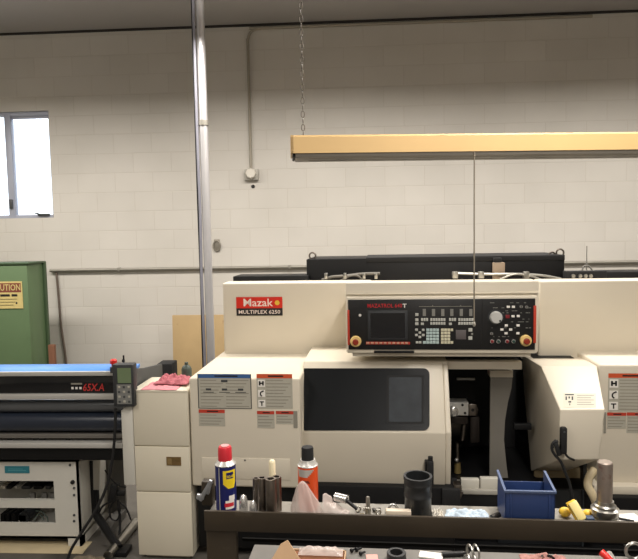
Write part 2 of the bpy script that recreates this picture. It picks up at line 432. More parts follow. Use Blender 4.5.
sg.m(INK).box(q[0] + .3 * sw, q[0] + .6 * sw, YG - .008, YG - .003, q[3] - .55 * sh, q[3] - .47 * sh).box(q[0] + .66 * sw, q[0] + .84 * sw, YG - .008, YG - .003, q[3] - .55 * sh, q[3] - .47 * sh)
for k in range(3): sg.box(q[0] + .1 * sw, q[0] + (.7 + .06 * k) * sw, YG - .0075, YG - .003, q[2] + (.12 + .11 * k) * sh, q[2] + (.135 + .11 * k) * sh)
sg.ball((q[0] + .8 * sw, YG - .004, q[2] + .2 * sh), .012, (1, .3, 1))
sg.build('caution_sign', gb)
q = W.rect(48.5, 345, 54.5, 372, 5.5)
single(MB().m(mat('brown_wood', (110, 72, 50), .6, var=.15, scale=12)).box(q[0], q[1], 5.5, 5.54, 0, q[3], .004), 'wooden_plank', 'narrow brown plank standing on end beside the green cabinet', 'plank', W)
PLY = mat('plywood', (176, 150, 108), .6, var=.07, scale=5, dirt=((132, 100, 62), 9, .66))
q = W.rect(173.5, 315, 236, 390, 6.05)
single(MB().m(PLY).prism([(6.0, 0), (6.02, 0), (6.07, q[3]), (6.05, q[3])], 'x', q[0], q[0] + .95, .002), 'plywood_sheet', 'knotty plywood sheet standing on edge behind the tall pole', 'board', W)

# ================================================================== wide laminator printer (left)
pl = L.pt(-110, 400, 0).x; pr = L.pt(123.3, 440, 0).x; prt = L.pt(131, 385, 0).x
prn = thing('roll_laminator', 'wide black roll laminator on a white stand left of the machines', 'laminator', L, ((pl + pr) / 2, .25, 0))
def lz(p, y, px=60): return L.pt(px, p, y).z
z371, z376, z393 = lz(371.5, 0), lz(376, 0), lz(393.5, 0)
BLUE = mat('lid_blue', (84, 140, 214), .3, var=.05, scale=3)  # even blue for the sloping top lid
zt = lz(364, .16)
MB().m(BLUE).prism([(0.005, z371), (.16, zt), (.16, zt - .02), (.005, z371 - .02)], 'x', pl, prt, .002).build('top_lid', prn)
MB().m(SILV).box(pl, prt, -.004, .02, z376, z371, .004).build('trim_strip', prn)
fp = MB().m(GLOSS).box(pl, prt, 0, .03, z393, z376, .003).build('front_panel', prn)
q = L.rect(83, 383.5, 104, 391, -.001)
lg = MB().m(mat('logo_red', (186, 50, 46), .5)).text('65X.A', q[0], q[1], q[2], q[3], -.0015, shear=.25, bold=.015)
lg.m(LABG)
q = L.rect(71, 383, 82, 384.5, -.001); lg.box(q[0], q[1], -.002, 0, q[2], q[3])
for px in (72.5, 76.5, 80.5):
    q = L.rect(px - 1.1, 387, px + 1.1, 389.2, -.001); lg.m(WHT).box(q[0], q[1], -.002, 0, q[2], q[3])
lg.build('logo', prn)
MB().m(SILV).box(pl, pr, -.012, .03, lz(399.5, -.012), lz(394, -.012), .004).build('trim_strip', prn)
MB().m(MATTE).box(pl, pr, .12, .4, lz(460, .12), lz(398, .12)).build('back_housing', prn)
def hcyl(p0, p1, y, mt, name):
    za, zb = lz(p1, y), lz(p0, y); r = (zb - za) / 2
    MB().m(mt).cyl((pl, y + r, (za + zb) / 2), (pr, y + r, (za + zb) / 2), r, n=32).build(name, prn)
hcyl(401, 413.5, .02, mat('roller_grey', (92, 94, 96), .22, .3, coat=.3), 'nip_roller')
hcyl(415, 434, .0, mat('roller_blue_black', (36, 42, 54), .3, coat=.2), 'heat_roller')
MB().m(mat('bar_grey', (112, 108, 102), .45, .3)).box(pl, pr, .01, .05, lz(438.5, .01), lz(434.2, .01), .004).build('feed_bar', prn)
tb = MB().m(mat('bar_rust', (92, 66, 44), .5)).box(pl, pr, .05, .09, lz(442.5, .05), lz(439, .05))
for px in (8, 34, 40, 66): q = L.rect(px, 438, px + 5, 443, .04); tb.m(MATTE).box(q[0], q[1], .03, .06, q[2], q[3])
tb.build('guide_bar', prn)
MB().m(SILV).box(pl, pr, -.02, .05, lz(448.5, -.02), lz(443, -.02), .005).build('cross_bar', prn)
MB().m(BLACK).box(pl, pr, .02, .16, lz(460, .02), lz(449, .02), .004).build('lower_beam', prn)
# end housing
ex0 = prt; ex1 = L.pt(133.6, 385, .0).x
MB().m(DGREY).prism([(-.03, lz(399, 0, 135)), (-.03, z376), (.03, lz(368.5, .03, 140)), (.18, L.onx(146, 366.5, ex1).z), (L.onx(162.5, 363.5, ex1).y, L.onx(162.5, 363.5, ex1).z), (L.onx(162.5, 363.5, ex1).y, lz(400, .5, 150)), (.1, lz(404, .1, 135))], 'x', ex0 + .001, ex1, .008).build('end_housing', prn)
# pendant
q = L.rect(112.5, 364.5, 134, 407, -.09)
pd = MB().m(CHAR).box(q[0], q[1], -.09, -.03, q[2], q[3], .008).build('control_pendant', prn)
q2 = L.rect(117.5, 368, 131, 383, -.091)
MB().m(mat('lcd_green', (112, 128, 96), .25)).box(q2[0], q2[1], -.0925, -.088, q2[2], q2[3]).build('lcd_screen', pd)
kp = MB().m(mat('keypad_grey', (122, 122, 118), .5))
q2 = L.rect(117, 384.5, 131.5, 404, -.091); kp.box(q2[0], q2[1], -.092, -.088, q2[2], q2[3])
for r in range(4):
    for c in range(3):
        kp.m(LAB if (r + c) % 2 else DGREY); X = q2[0] + (c + .5) / 3 * (q2[1] - q2[0]); Z = q2[2] + (r + .5) / 4 * (q2[3] - q2[2])
        kp.box(X - .006, X + .006, -.0945, -.09, Z - .006, Z + .006, .001)
kp.build('keypad', pd)
q2 = L.pt(113.5, 361.5, -.05)
MB().m(DGREY).box(q2.x - .03, q2.x + .05, -.03, .06, lz(372, 0, 120), lz(366, 0, 120)).build('pendant_bracket', prn)
q2 = L.pt(113.5, 362, .05)
MB().m(RED).ring((q2.x, .05, q2.z - .03), (0, 0, 1), [(.012, 0), (.012, .02), (.02, .022), (.02, .04), (.014, .046)], 16).build('stop_button', prn)
q2 = L.pt(123.5, 356, .07)
MB().m(BLACK).cyl((q2.x, .07, q2.z - .06), (q2.x, .07, q2.z + .004), .005).cyl((q2.x - .008, .07, q2.z - .028), (q2.x + .004, .07, q2.z - .028), .009).build('lever', prn)
# stand cabinet
sp = .06
sx1 = L.pt(79.5, 500, sp).x; sx0 = pl + .06
st = MB().m(WHITE)
X = lambda px, py=500: L.pt(px, py, sp).x
Z = lambda py, px=40: L.pt(px, py, sp).z
st.box(sx0, sx1, sp, sp + .012, Z(481), Z(460)); st.box(X(54.5), sx1, sp, sp + .012, Z(538), Z(481)); st.box(sx0, X(54.5), sp, sp + .03, Z(508), Z(500.5))
st.box(sx0, X(54.5), sp, sp + .012, Z(538), Z(523)); st.box(sx0, sx0 + .03, sp, sp + .012, Z(523), Z(481))
st.box(X(66), sx1, sp, sp + .05, Z(552), Z(538)); st.box(sx0, sx0 + .06, sp, sp + .05, Z(552), Z(538))
st.box(sx1 - .012, sx1, sp, sp + .5, Z(548), Z(460)); st.box(sx0, sx0 + .012, sp, sp + .5, Z(538), Z(460))
st.box(sx0, sx1, sp + .49, sp + .5, Z(538), Z(460)); st.box(sx0, sx1, sp, sp + .5, Z(462), Z(460)); st.box(sx0, sx1, sp, sp + .5, Z(538), Z(536))
std = st.build('stand_cabinet', prn)
q = L.rect(5, 466, 29.5, 473, sp)
MB().m(mat('teal_label', (44, 118, 130), .4)).box(q[0], q[1], sp - .003, sp, q[2], q[3]).m(mat('teal_pale', (84, 150, 158), .4)).box(q[0] + .02, q[1] - .02, sp - .004, sp, q[2] + .014, q[2] + .018).box(q[0] + .02, q[1] - .04, sp - .004, sp, q[2] + .024, q[2] + .027).build('teal_label', std)
MB().m(INK).ring((X(72.8, 482), sp, L.pt(73, 482, sp).z), (0, -1, 0), [(.013, 0), (.011, .01)], 14).build('lock', std)
for py in (488, 495, 515, 521):
    MB().m(DGREY).ring((X(74.2, py), sp, L.pt(74, py, sp).z), (0, -1, 0), [(.008, 0), (.006, .006)], 10).build('screw', std)
MB().m(DGREY).ring((X(70, 465), sp, L.pt(70, 465, sp).z), (0, -1, 0), [(.008, 0), (.006, .006)], 10).build('screw', std)
# contents seen through the cut-outs
ins = MB()
for px, w, c in ((3, 5, CREAM), (9, 5, MATTE), (18, 2, WHITE), (24, 9, CHAR), (36, 9, BLACK), (48, 5, CHAR)):
    q = L.rect(px, 484, px + w, 501, sp + .18); ins.m(c).box(q[0], q[1], sp + .15, sp + .35, Z(500), q[3], .004)
for px in (30, 42, 50): q = L.rect(px, 493, px + 5, 499, sp + .14); ins.m(GREY).box(q[0], q[1], sp + .135, sp + .15, q[2], q[3])
ins.build('circuit_module', std)
ins = MB().m(CHAR); q = L.pt(28, 514, sp + .15); ins.ring((q.x, sp + .1, q.z), (0, 1, 0), [(.035, 0), (.035, .15)], 20)
for px in (3, 8, 14): q = L.rect(px, 512, px + 4, 523, sp + .15); ins.m(BLACK).box(q[0], q[1], sp + .12, sp + .3, q[2], q[3], .004)
q = L.rect(17, 517, 24, 525, sp + .08); ins.m(WHT).box(q[0], q[1], sp + .1, sp + .12, q[2], q[3])
ins.m(mat('wire_grey', (110, 128, 120), .5))
ins.tube([L.pt(36, 511, sp + .1), L.pt(42, 512, sp + .08), L.pt(47, 517, sp + .09), L.pt(48, 522, sp + .1)], .004)
ins.tube([L.pt(34, 520, sp + .1), L.pt(39, 514, sp + .12), L.pt(44, 520, sp + .1)], .004)
ins.build('wiring', std)
MB().m(mat('beam_cream', (196, 180, 146), .5, var=.06, scale=8)).box(sx0 - .1, L.pt(84, 555, .0).x, -.02, .12, 0.0, L.pt(40, 551, 0).z, .004).build('base_beam', prn)
rx = L.pt(112, 500, .34).x
MB().m(mat('leg_grey', (98, 96, 92), .5)).box(rx - .16, rx + .04, .46, .48, .02, lz(460, .44, 110)).box(rx - .02, rx + .04, .2, .46, 0, .05).build('stand_leg', prn)
MB().m(RUBBER).tube([L.pt(115.5, 408, -.05), L.pt(115, 430, -.05), L.pt(112.5, 458, -.04), L.pt(107, 485, -.04), L.pt(97, 508, -.04), L.pt(82, 532, -.05), L.pt(71, 550, -.06), L.pt(66, 566, -.08)], .0085).build('pendant_cord', prn)
# cable bundles beneath
cab = MB().m(RUBBER)
for k in range(4):
    cab.tube([L.pt(86 + 2 * k, 461, .22), L.pt(87 + 1.8 * k, 485, .22), L.pt(89 + 1.5 * k, 508, .22), L.pt(93 + 2 * k, 514, .22), L.pt(92 + 2 * k, 490, .25)], .006)
cab.tube([L.pt(105, 470, .2), L.pt(112, 480, .2), L.pt(120, 486, .15), L.pt(126, 487, .1)], .004)
cab.build('cable_bundle', prn)
cab = MB().m(RUBBER)
q = L.pt(114, 492, .2)
cab.obox((q.x, .2, q.z), .045, .05, .11, (0, .2, 0), .006); q = L.pt(121, 493, .2); cab.obox((q.x, .2, q.z), .05, .03, .03, (0, 0, 0), .005)
cab.tube([L.pt(115, 500, .2), L.pt(110, 508, .2), L.pt(111, 518, .2), L.pt(117, 520, .2), L.pt(120, 510, .2), L.pt(118, 500, .2)], .005)
cab.tube([L.pt(119, 502, .2), L.pt(126, 508, .2), L.pt(131, 520, .2)], .005)
cab.tube([L.pt(118, 500, .2), L.pt(120, 520, .2), L.pt(119, 545, .15)], .008)
cab.tube([L.pt(112, 501, .2), L.pt(103, 506, .2), L.pt(98, 515, .2)], .006)
cab.build('power_plug', prn)
a = L.pt(97, 516, .18); b = L.onz(119, 548, .03)
single(MB().m(BLACK).cyl((a.x, a.y, a.z), (b.x, b.y, .03), .024, n=10).box(b.x - .06, b.x + .06, b.y - .05, b.y + .05, 0, .03, .004), 'floor_jack', 'black slanted rod with a foot on the floor beneath the laminator', 'rod', L)
a = L.onz(108, 556, .03); b = L.onz(136, 522, .03)
single(MB().m(STEEL).cyl((a.x, a.y, .03), (b.x, b.y, .03), .028, n=16), 'steel_tube', 'steel tube lying on the floor between the laminator and white cabinet', 'tube', L)
a = L.onz(93, 557, .02)
lump = MB().m(mat('dusty_rag', (118, 108, 92), .8, var=.2, scale=20))
lump.ball((a.x, a.y - .06, .028), .06, (1.6, .8, .38), 20, 12); lump.shift(lambda v: v + Vector((0, 0, max(0, v.z - .01) * .6 * noise.noise(v * 30))))
single(lump, 'shop_rag', 'dusty crumpled rag on the floor by the laminator stand', 'rag', L)

# ================================================================== white cabinet
q = M.rect(134.5, 390, 190, 557, .0)
zt = M.pt(160, 390.5, 0).z
wc = thing('electrical_cabinet', 'cream steel cabinet with a brass plate left of the big lathe', 'cabinet', M, ((q[0] + q[1]) / 2, .2, 0))
x0, x1 = M.pt(134.5, 440, 0).x, M.pt(190.2, 440, 0).x - .004
z1s, z2s = M.pt(160, 446, 0).z, M.pt(160, 491.5, 0).z
MB().m(CREAM2).box(x0 + .004, x1, .006, .3, .02, zt - .004, .004).box(x0 + .03, x1 - .03, .03, .27, 0, .03).build('body', wc)
for za, zb in ((.022, z2s - .003), (z2s + .003, z1s - .003), (z1s + .003, zt)):
    MB().m(CREAM2).box(x0, x1, -.006, .02, za, zb, .005).build('front_panel', wc)
MB().m(CREAM2).box(x0 - .004, x1, -.008, .302, zt - .012, zt + .004, .005).build('top_panel', wc)
q = M.rect(166.5, 457, 181, 465.5, -.008)
MB().m(mat('brass_plate', (128, 104, 66), .4, .5, var=.2, scale=50)).box(q[0], q[1], -.009, -.005, q[2], q[3]).m(mat('brass_pale', (150, 126, 84), .4, .4)).box(q[0] + .006, q[0] + .03, -.0095, -.006, q[2] + .006, q[3] - .008).build('nameplate', wc)
q = M.rect(124, 408, 135, 483.5, .02)
z2 = M.pt(128, 408, .0).z; z3 = M.pt(134, 405, .0).z
MB().m(WHITE).prism([(q[0], q[2]), (x0 - .002, q[2]), (x0 - .002, z3), (q[0] + .025, z2), (q[0], z2 - .015)], 'y', -.004, .03, .006).build('side_cover', wc)
# cloths on top
def cloth(cx, cy, z, rx, ry, hgt, col, name, label, frame, seed):
    mt = mat(col[0], col[1], .85, var=.15, scale=30, bump=.4, bscale=80)
    n = 34; vs = []; fs = []
    for i in range(n + 1):
        for j in range(n + 1):
            u, v = i / n * 2 - 1, j / n * 2 - 1
            e = max(abs(u), abs(v)); edge = 1 - e ** 4
            p = Vector((u * 2.1 + seed, v * 2.1, seed * .3))
            wob = 1 + .12 * noise.noise(Vector((math.atan2(v, u) * 1.2, seed, 0)))
            h_ = edge * (.35 + .65 * abs(noise.noise(p * 1.4)) * 1.8 + .3 * noise.noise(p * 3.2)) * hgt
            vs.append((cx + u * rx * wob, cy + v * ry * wob, z + .002 + max(0, h_)))
    N = n + 1
    for i in range(n):
        for j in range(n): fs.append((i * N + j, i * N + j + 1, (i + 1) * N + j + 1, (i + 1) * N + j))
    mb = MB().m(mt).add(vs, fs)
    base = len(vs); mb.add([(x, y, z + .0005) for x, y, _ in vs], [f[::-1] for f in fs])
    # rim closes the cloth
    rim = [i * N for i in range(N)] + [(N - 1) * N + j for j in range(1, N)] + [i * N + N - 1 for i in range(N - 2, -1, -1)] + [j for j in range(N - 2, 0, -1)]
    for k in range(len(rim)):
        a, b = rim[k], rim[(k + 1) % len(rim)]; mb.f.append([a, b, b + base, a + base]); mb.mi.append(mb.cur)
    return single(mb, name, label, 'cloth', frame, sharp=180)
ztc = zt + .004
a = M.onz(163, 387, ztc); b = M.onz(176, 384, ztc)
cloth(a.x, a.y + .02, ztc, .10, .09, .008, ('rose_cloth', (196, 128, 134)), 'folded_cloth', 'flat pale pink cloth on the cream cabinet, under the bunched red one', M, 2.3)
cloth(b.x - .015, .14, ztc + .012, .10, .07, .04, ('pink_rag', (172, 96, 104)), 'shop_rag', 'bunched dusky red rag on top of the cream cabinet', M, 5.1)
bxy = W.rect(157, 364, 172, 384, 4.6)
single(MB().m(MATTE).box(bxy[0], bxy[1], 4.6, 4.75, 0, bxy[3], .006), 'plastic_bin', 'black bin in the gap between laminator and plywood', 'bin', W)
q = M.pt(187.5, 383, .42)
bt = MB().m(mat('bottle_green', (62, 74, 66), .4)); zb = ztc
bt.lathe((M.pt(187, 382, .26).x, .26, zb), [(.028, 0), (.03, .006), (.03, .06), (.024, .075), (.011, .085), (.011, .1)], 18)
single(bt, 'small_bottle', 'small dark green bottle on the cream cabinet against the lathe', 'bottle', M)

# ================================================================== the lathe
lx0 = M.pt(190.2, 430, 0).x; lx1 = M.pt(301, 430, 0).x
RX = M.pt(600, 430, .3).x + .95
lathe = thing('cnc_lathe', 'large cream and black CNC lathe with sliding door and control panel', 'lathe', M, ((lx0 + RX) / 2, .6, 0))
mz = lambda px, py, y: M.pt(px, py, y).z
mx_ = lambda px, py, y: M.pt(px, py, y).x
zh = mz(240, 378, 0); zbot = mz(245, 487.5, 0)
MB().m(CREAM).box(lx0, lx1, 0, 1.0, zbot, zh, .014, 3).build('left_housing', lathe)
q = M.rect(202, 458, 290, 479, 0)
MB().m(CREAM).box(q[0], q[1], -.003, .004, q[2], q[3], .0015).m(DGREY).ring((M.pt(245, 461, 0).x, -.003, q[3] - .012), (0, -1, 0), [(.005, 0), (.004, .003)], 10).build('access_panel', lathe)
# base
MB().m(BLACK).box(lx0 + .01, mx_(455, 495, .05), .05, 1.0, .05, zbot + .004, .01).box(mx_(455, 495, .05) - .01, RX, .2, 1.0, .05, mz(520, 495, .2), .01).box(lx0 + .06, RX - .06, .12, .95, 0, .06).build('base', lathe)
q = M.rect(498, 500, 582, 566, .18)
bp_ = MB().m(mat('base_panel', (30, 33, 36), .45)).box(q[0], q[1], .18, .205, .06, zbot - .05, .004).m(mat('base_panel_edge', (48, 54, 58), .4)).box(q[1], q[1] + .008, .176, .205, .06, zbot - .05)
bpo = bp_.build('base_panel', lathe)
for px, py in ((531, 546.5), (566, 547.5), (626, 547)):
    q = M.pt(px, py, .18); MB().m(STEEL).ring((q.x, .18 if px < 600 else .2, q.z), (0, -1, 0), [(.006, 0), (.005, .005)], 8).build('bolt', bpo)
# upper covers
yu = .68
ux0 = mx_(223.3, 320, yu); zu = mz(280, 282.5, yu); px0 = mx_(345.5, 320, .14)
MB().m(CREAM).box(ux0, mx_(372, 320, yu), yu, .84, zh - .01, zu, .012, 3).build('upper_cover', lathe)
# badge
q = M.rect(236.5, 297, 282.5, 315.5, yu)
zz = q[2] + (q[3] - q[2]) * .40
bd = MB().m(mat('badge_red', (206, 44, 28), .35)).box(q[0], q[1], yu - .005, yu, zz, q[3]).m(INK).box(q[0], q[1], yu - .005, yu, q[2], zz)
w = q[1] - q[0]
bd.m(mat('badge_white', (238, 222, 212), .4)).text('Mazak', q[0] + .16 * w, q[0] + .80 * w, zz + .012, q[3] - .010, yu - .0058, bold=.008)
bd.text('MULTIPLEX 6250', q[0] + .05 * w, q[1] - .05 * w, q[2] + .012, zz - .012, yu - .0058, bold=.008)
bd.m(YEL).ring((q[0] + .89 * w, yu - .005, zz + (q[3] - zz) * .48), (0, -1, 0), [(.016, 0), (.016, .0015)], 16)
bd.build('maker_badge', lathe)
# header + right cover
hx1 = mx_(540, 300, .14)
MB().m(CREAM).box(mx_(345.5, 290, .17), mx_(539, 290, .17), .17, .33, mz(440, 352, .17), mz(440, 282, .17), .006).box(mx_(345.5, 290, .17) + .02, mx_(539, 290, .17), .33, .84, mz(440, 352, .17), mz(440, 284.5, .84)).build('panel_header', lathe)
MB().m(CREAM).box(mx_(346.5, 290, .16), mx_(538, 290, .16), .16, .18, mz(440, 294, .16), mz(440, 293, .16)).build('header_seam', lathe)
yr = .68
MB().m(CREAM).box(mx_(539, 320, yr), RX, yr, .84, mz(590, 366, yr), mz(590, 280.3, yr), .012, 3).build('upper_cover', lathe)
# top ledge behind the panel over the doors
MB().m(CREAM).box(mx_(309, 352, .5), mx_(447, 358, .25), .22, .75, mz(420, 362.5, .3), mz(420, 358.5, .3), .006).build('top_rail', lathe)
# ---------------- control panel
yc = .13
cz0, cz1 = mz(440, 353.5, yc), mz(440, 296.5, yc)
cx0, cx1 = mx_(346.6, 325, yc), mx_(537.5, 325, yc)
cp = MB().m(CREAM).box(cx0, cx1, yc, .32, cz0, cz1, .008).box(cx0 + .03, cx1 - .03, yc + .02, .5, cz0 - .02, cz0 + .002).build('control_panel', lathe)
q = M.rect(348.3, 299, 535, 349.5, yc)
fcy = yc - .006
MB().m(mat('panel_black', (24, 24, 25), .38)).box(q[0], q[1], fcy, yc + .002, q[2], q[3], .003).m(mat('panel_seam', (12, 12, 12), .4)).box(mx_(481.5, 320, yc), mx_(482.3, 320, yc), fcy - .0006, yc, q[2] + .003, q[3] - .003).build('face_plate', cp)
R_ = lambda a, b, c, d: M.rect(a, b, c, d, fcy)
def slab(mb, r, t=.004, bev=0): return mb.box(r[0], r[1], fcy - t, fcy + .001, r[2], r[3], bev)
mb = MB().m(CHAR); slab(mb, R_(368, 310.5, 407.5, 339.5), .003, .002); mb.m(mat('screen_glass', (12, 13, 18), .12)); slab(mb, R_(370.5, 313, 405, 338), .0036); mb.build('screen', cp)
mb = MB().m(mat('title_red', (196, 36, 44), .4)); r = R_(367.5, 303.7, 402, 307.6); mb.text('MAZATROL 640', r[0], r[1], r[2], r[3], fcy - .0012, bold=.006)
r = R_(402.6, 303.7, 406.6, 307.6); mb.m(WHT).text('T', r[0], r[1], r[2], r[3], fcy - .0012, bold=.03); mb.build('title_print', cp)
mb = MB().m(WHT); q = M.pt(360, 315.3, fcy); mb.ring((q.x, fcy, q.z), (0, -1, 0), [(.008, 0), (.008, .003), (.005, .006)], 14); mb.build('indicator_lamp', cp)
mb = MB()
mb.m(mat('softkey_red', (168, 56, 44), .4)); slab(mb, R_(366, 341.8, 410, 344.4), .002)
mb.m(mat('softkey', (186, 140, 116), .4))
for k in range(10): slab(mb, R_(366.5 + k * 4.3, 342, 369.3 + k * 4.3, 343.9), .005, .001)
mb.build('soft_keys', cp)
def estop(px, py):
    q = M.pt(px, py, fcy)
    o = MB().m(mat('estop_yellow', (232, 200, 130), .4)).ring((q.x, fcy, q.z), (0, -1, 0), [(.031, 0), (.031, .012), (.027, .018)], 24).m(mat('estop_red', (140, 40, 20), .4)).ring((q.x, fcy - .018, q.z), (0, -1, 0), [(.012, 0), (.012, .008), (.017, .010), (.017, .018), (.013, .021)], 20).build('emergency_stop', cp)
estop(355.8, 341.2); estop(525.5, 340.4)
mb = MB().m(ORANGE); r = M.rect(347.6, 310, 349.6, 345, fcy); mb.box(r[0], r[1], fcy - .006, yc + .01, r[2], r[3], .002).build('side_grip', cp)
mb = MB().m(ORANGE); r = M.rect(533.4, 305.5, 536, 343, fcy); mb.box(r[0], r[1], fcy - .006, yc + .01, r[2], r[3], .002).build('side_grip', cp)
mb = MB().m(BLACK); r = M.rect(374, 350.5, 414, 352.6, yc); mb.box(r[0], r[1], yc - .02, yc + .001, r[2], r[3], .003).build('keyboard_tray', cp)
# upper soft-key clusters
KW = mat('key_pale', (188, 188, 180), .5); KB = mat('key_blue', (176, 194, 192), .5); KY = mat('key_ivory', (206, 200, 172), .5); KG = mat('key_grey', (128, 126, 120), .5)
def key(mb, x, y, w=1.9, h=1.9): slab(mb, R_(x - w / 2, y - h / 2, x + w / 2, y + h / 2), .004, .0008)
mb = MB().m(KG)
for x in (424.3, 433.5, 442.8, 451.8, 461.3, 470.8): slab(mb, R_(x - 1.6, 309, x + 1.6, 316), .0012)
mb.m(LABG); slab(mb, R_(419, 306.2, 472, 306.6), .0008); slab(mb, R_(432.3, 305, 432.8, 306.2), .0008); slab(mb, R_(460.5, 305, 461, 306.2), .0008)
mb.build('mode_print', cp)
mb = MB().m(KW)
for y in (314.5, 319.8, 323.7): key(mb, 416.8, y, 3.2, 2.8)
for gx, row in ((422, 0), (450, 0)):
    for k in range(3): key(mb, gx + k * 2.5, 319.5, 2, 3)
    key(mb, gx + .3, 323.8, 3, 2.4)
for gx in (431.3, 459.3):
    for k in range(6):
        key(mb, gx + k * 2.6, 319.6, 2.1, 2.8); key(mb, gx + k * 2.6, 323.4, 2.1, 2.6)
mb.build('mode_keys', cp)
mb = MB().m(KW)
for x, y in ((416.5, 329.8), (423.2, 329.8), (419.8, 332.6), (416.3, 335), (423.2, 335), (419.8, 337), (417, 342.3), (420, 342.3)): key(mb, x, y, 2.6, 2.2)
mb.build('cursor_keys', cp)
mb = MB().m(KB)
for r in range(5):
    for c in range(4):
        key(mb, 427.7 + c * 3.25, 329.8 + r * 3.15, 2.9, 2.6)
key(mb, 424.4, 342.4, 2.9, 2.6); mb.build('letter_keys', cp)
mb = MB().m(KY)
for r in range(5):
    for c in range(3): key(mb, 442.3 + c * 3.2, 329.8 + r * 3.15, 2.8, 2.6)
key(mb, 451.8, 329.8, 2.6, 2.6); key(mb, 451.8, 342.4, 2.6, 2.6); mb.build('number_keys', cp)
mb = MB().m(mat('hatch_grey', (92, 86, 86), .45)); slab(mb, R_(455.8, 330, 466, 339.3), .003, .0008); mb.build('card_slot', cp)
mb = MB().m(KW); key(mb, 470.3, 329.8, 3.8, 3.4); key(mb, 470.3, 338, 3.8, 3.4); mb.m(KG); key(mb, 472, 334, 2, 2); mb.build('input_keys', cp)
# operator section
q = M.pt(495.8, 317.3, fcy)
MB().m(mat('dial_silver', (206, 206, 202), .35, .35)).ring((q.x, fcy, q.z), (0, -1, 0), [(.034, 0), (.034, .01), (.031, .014), (.031, .022), (.028, .026)], 28).m(DGREY).ring((q.x + .018, fcy - .026, q.z - .016), (0, -1, 0), [(.006, 0), (.005, .004)], 10).m(CHAR).ring((q.x, fcy, q.z), (0, -1, 0), [(.042, 0), (.042, .002)], 28).build('jog_dial', cp)
for x, y in ((508.3, 306.8), (513.3, 306.8), (513, 316.2), (518.2, 316), (506.2, 325.4), (518, 325.4), (501.8, 329.5), (510.6, 329.5), (506, 333.2), (517.8, 333.2)):
    mb = MB().m(WHT); key(mb, x, y, 3.1, 2.2); mb.build('axis_key', cp)
mb = MB().m(mat('key_darkred', (120, 28, 34), .5)); key(mb, 507.5, 316.5, 4, 3.4); mb.build('start_key', cp)
mb = MB().m(KG)
random.seed(3)
for k in range(46):
    x = random.uniform(489, 529); y = random.choice((302.5, 304, 307.5, 310.5, 312.5, 318.8, 321.5, 327.5, 336.3))
    if (x - 495.8) ** 2 + (y - 317.3) ** 2 < 36: continue
    slab(mb, R_(x, y, x + random.uniform(.8, 3), y + .6), .0008)
mb.build('legend_print', cp)
for x, c in ((492, RED), (507, RED), (498.5, mat('knob_green', (40, 66, 58), .4)), (513.5, MATS['knob_green'])):
    q = M.pt(x, 341.3, fcy); MB().m(CHROME).ring((q.x, fcy, q.z), (0, -1, 0), [(.011, 0), (.011, .004)], 16).m(c if c is not RED else mat('key_darkred', (120, 28, 34))).ring((q.x, fcy - .004, q.z), (0, -1, 0), [(.008, 0), (.008, .01), (.006, .013)], 14).build('push_button', cp)
for x, y in ((491.5, 333.5), (526.5, 307), (521, 306.5)):
    q = M.pt(x, y, fcy); MB().m(KG).ring((q.x, fcy, q.z), (0, -1, 0), [(.008, 0), (.008, .008)], 12).m(INK).box(q.x - .0015, q.x + .0015, fcy - .009, fcy - .007, q.z - .007, q.z + .007).build('selector_knob', cp)

# ---------------- sliding door
dt, dk, dbm = (.22, mz(374, 361.5, .22)), (.05, mz(374, 432.5, .05)), (.10, mz(374, 492, .10))
dx0, dx1 = mx_(301.8, 400, .12), mx_(444.5, 400, .12)
mb = MB().m(CREAM)
mb.prism([dt, dk, dbm, (dbm[0] + .05, dbm[1]), (dk[0] + .06, dk[1]), (dt[0] + .08, dt[1])], 'x', dx0, dx1, .006)
door = mb.build('sliding_door', lathe)
pn = Vector((0, -(dt[1] - dk[1]), (dt[0] - dk[0]) * -1)); pn = Vector((0, -(dt[1] - dk[1]), -(dk[0] - dt[0]))).normalized()
if pn.y > 0: pn = -pn
pp = Vector((0, dk[0], dk[1]))
def onup(px, py, off=0): return M.onpl(px, py, pp + pn * off, pn)
def skin(mb, pts, t, off=0):
    """a sheet of thickness t lying on the sloped door face, outline in photo-plane corners"""
    n = len(pts); vs = [p + pn * (off + t) for p in pts] + [p + pn * off for p in pts]
    return mb.add(vs, [list(range(n)), list(range(2 * n - 1, n - 1, -1))] + [(i, (i + 1) % n, n + (i + 1) % n, n + i) for i in range(n)])
def rounded(x0, y0, x1, y1, r, corners='abcd', n=5):
    out = []
    for cxp, cyp, s0, k in ((x0, y0, 180, 'a'), (x1, y0, 270, 'b'), (x1, y1, 0, 'c'), (x0, y1, 90, 'd')):
        if k in corners:
            ccx = cxp + (r if cxp == x0 else -r); ccy = cyp + (r if cyp == y0 else -r)
            for i in range(n + 1):
                a = math.radians(s0 + 90 * i / n); out.append((ccx + r * math.cos(a), ccy + r * math.sin(a)))
        else: out.append((cxp, cyp))
    return out
o0 = [onup(*p) for p in rounded(304, 368.5, 429.5, 430.5, 6, 'bc')]
wd = skin(MB().m(mat('door_window', (17, 19, 21), .3, spec=.2)), o0, .006).build('door_window', door)
o1 = [onup(*p) for p in rounded(386.5, 375.5, 423.5, 424, 2.5)]
skin(MB().m(MATTE), o1, .0022, .006).build('window_gasket', wd)
o2 = [onup(*p) for p in rounded(389, 377.5, 421.5, 422, 2)]
skin(MB().m(mat('inspection_glass', (46, 50, 54), .42, var=.25, scale=14, spec=.2)), o2, .0012, .0082).build('inspection_glass', wd)
mb = MB().m(CREAM)
dy = lambda z_: dt[0] + (dk[0] - dt[0]) * (dt[1] - z_) / (dt[1] - dk[1])
ex = dx1 + .03
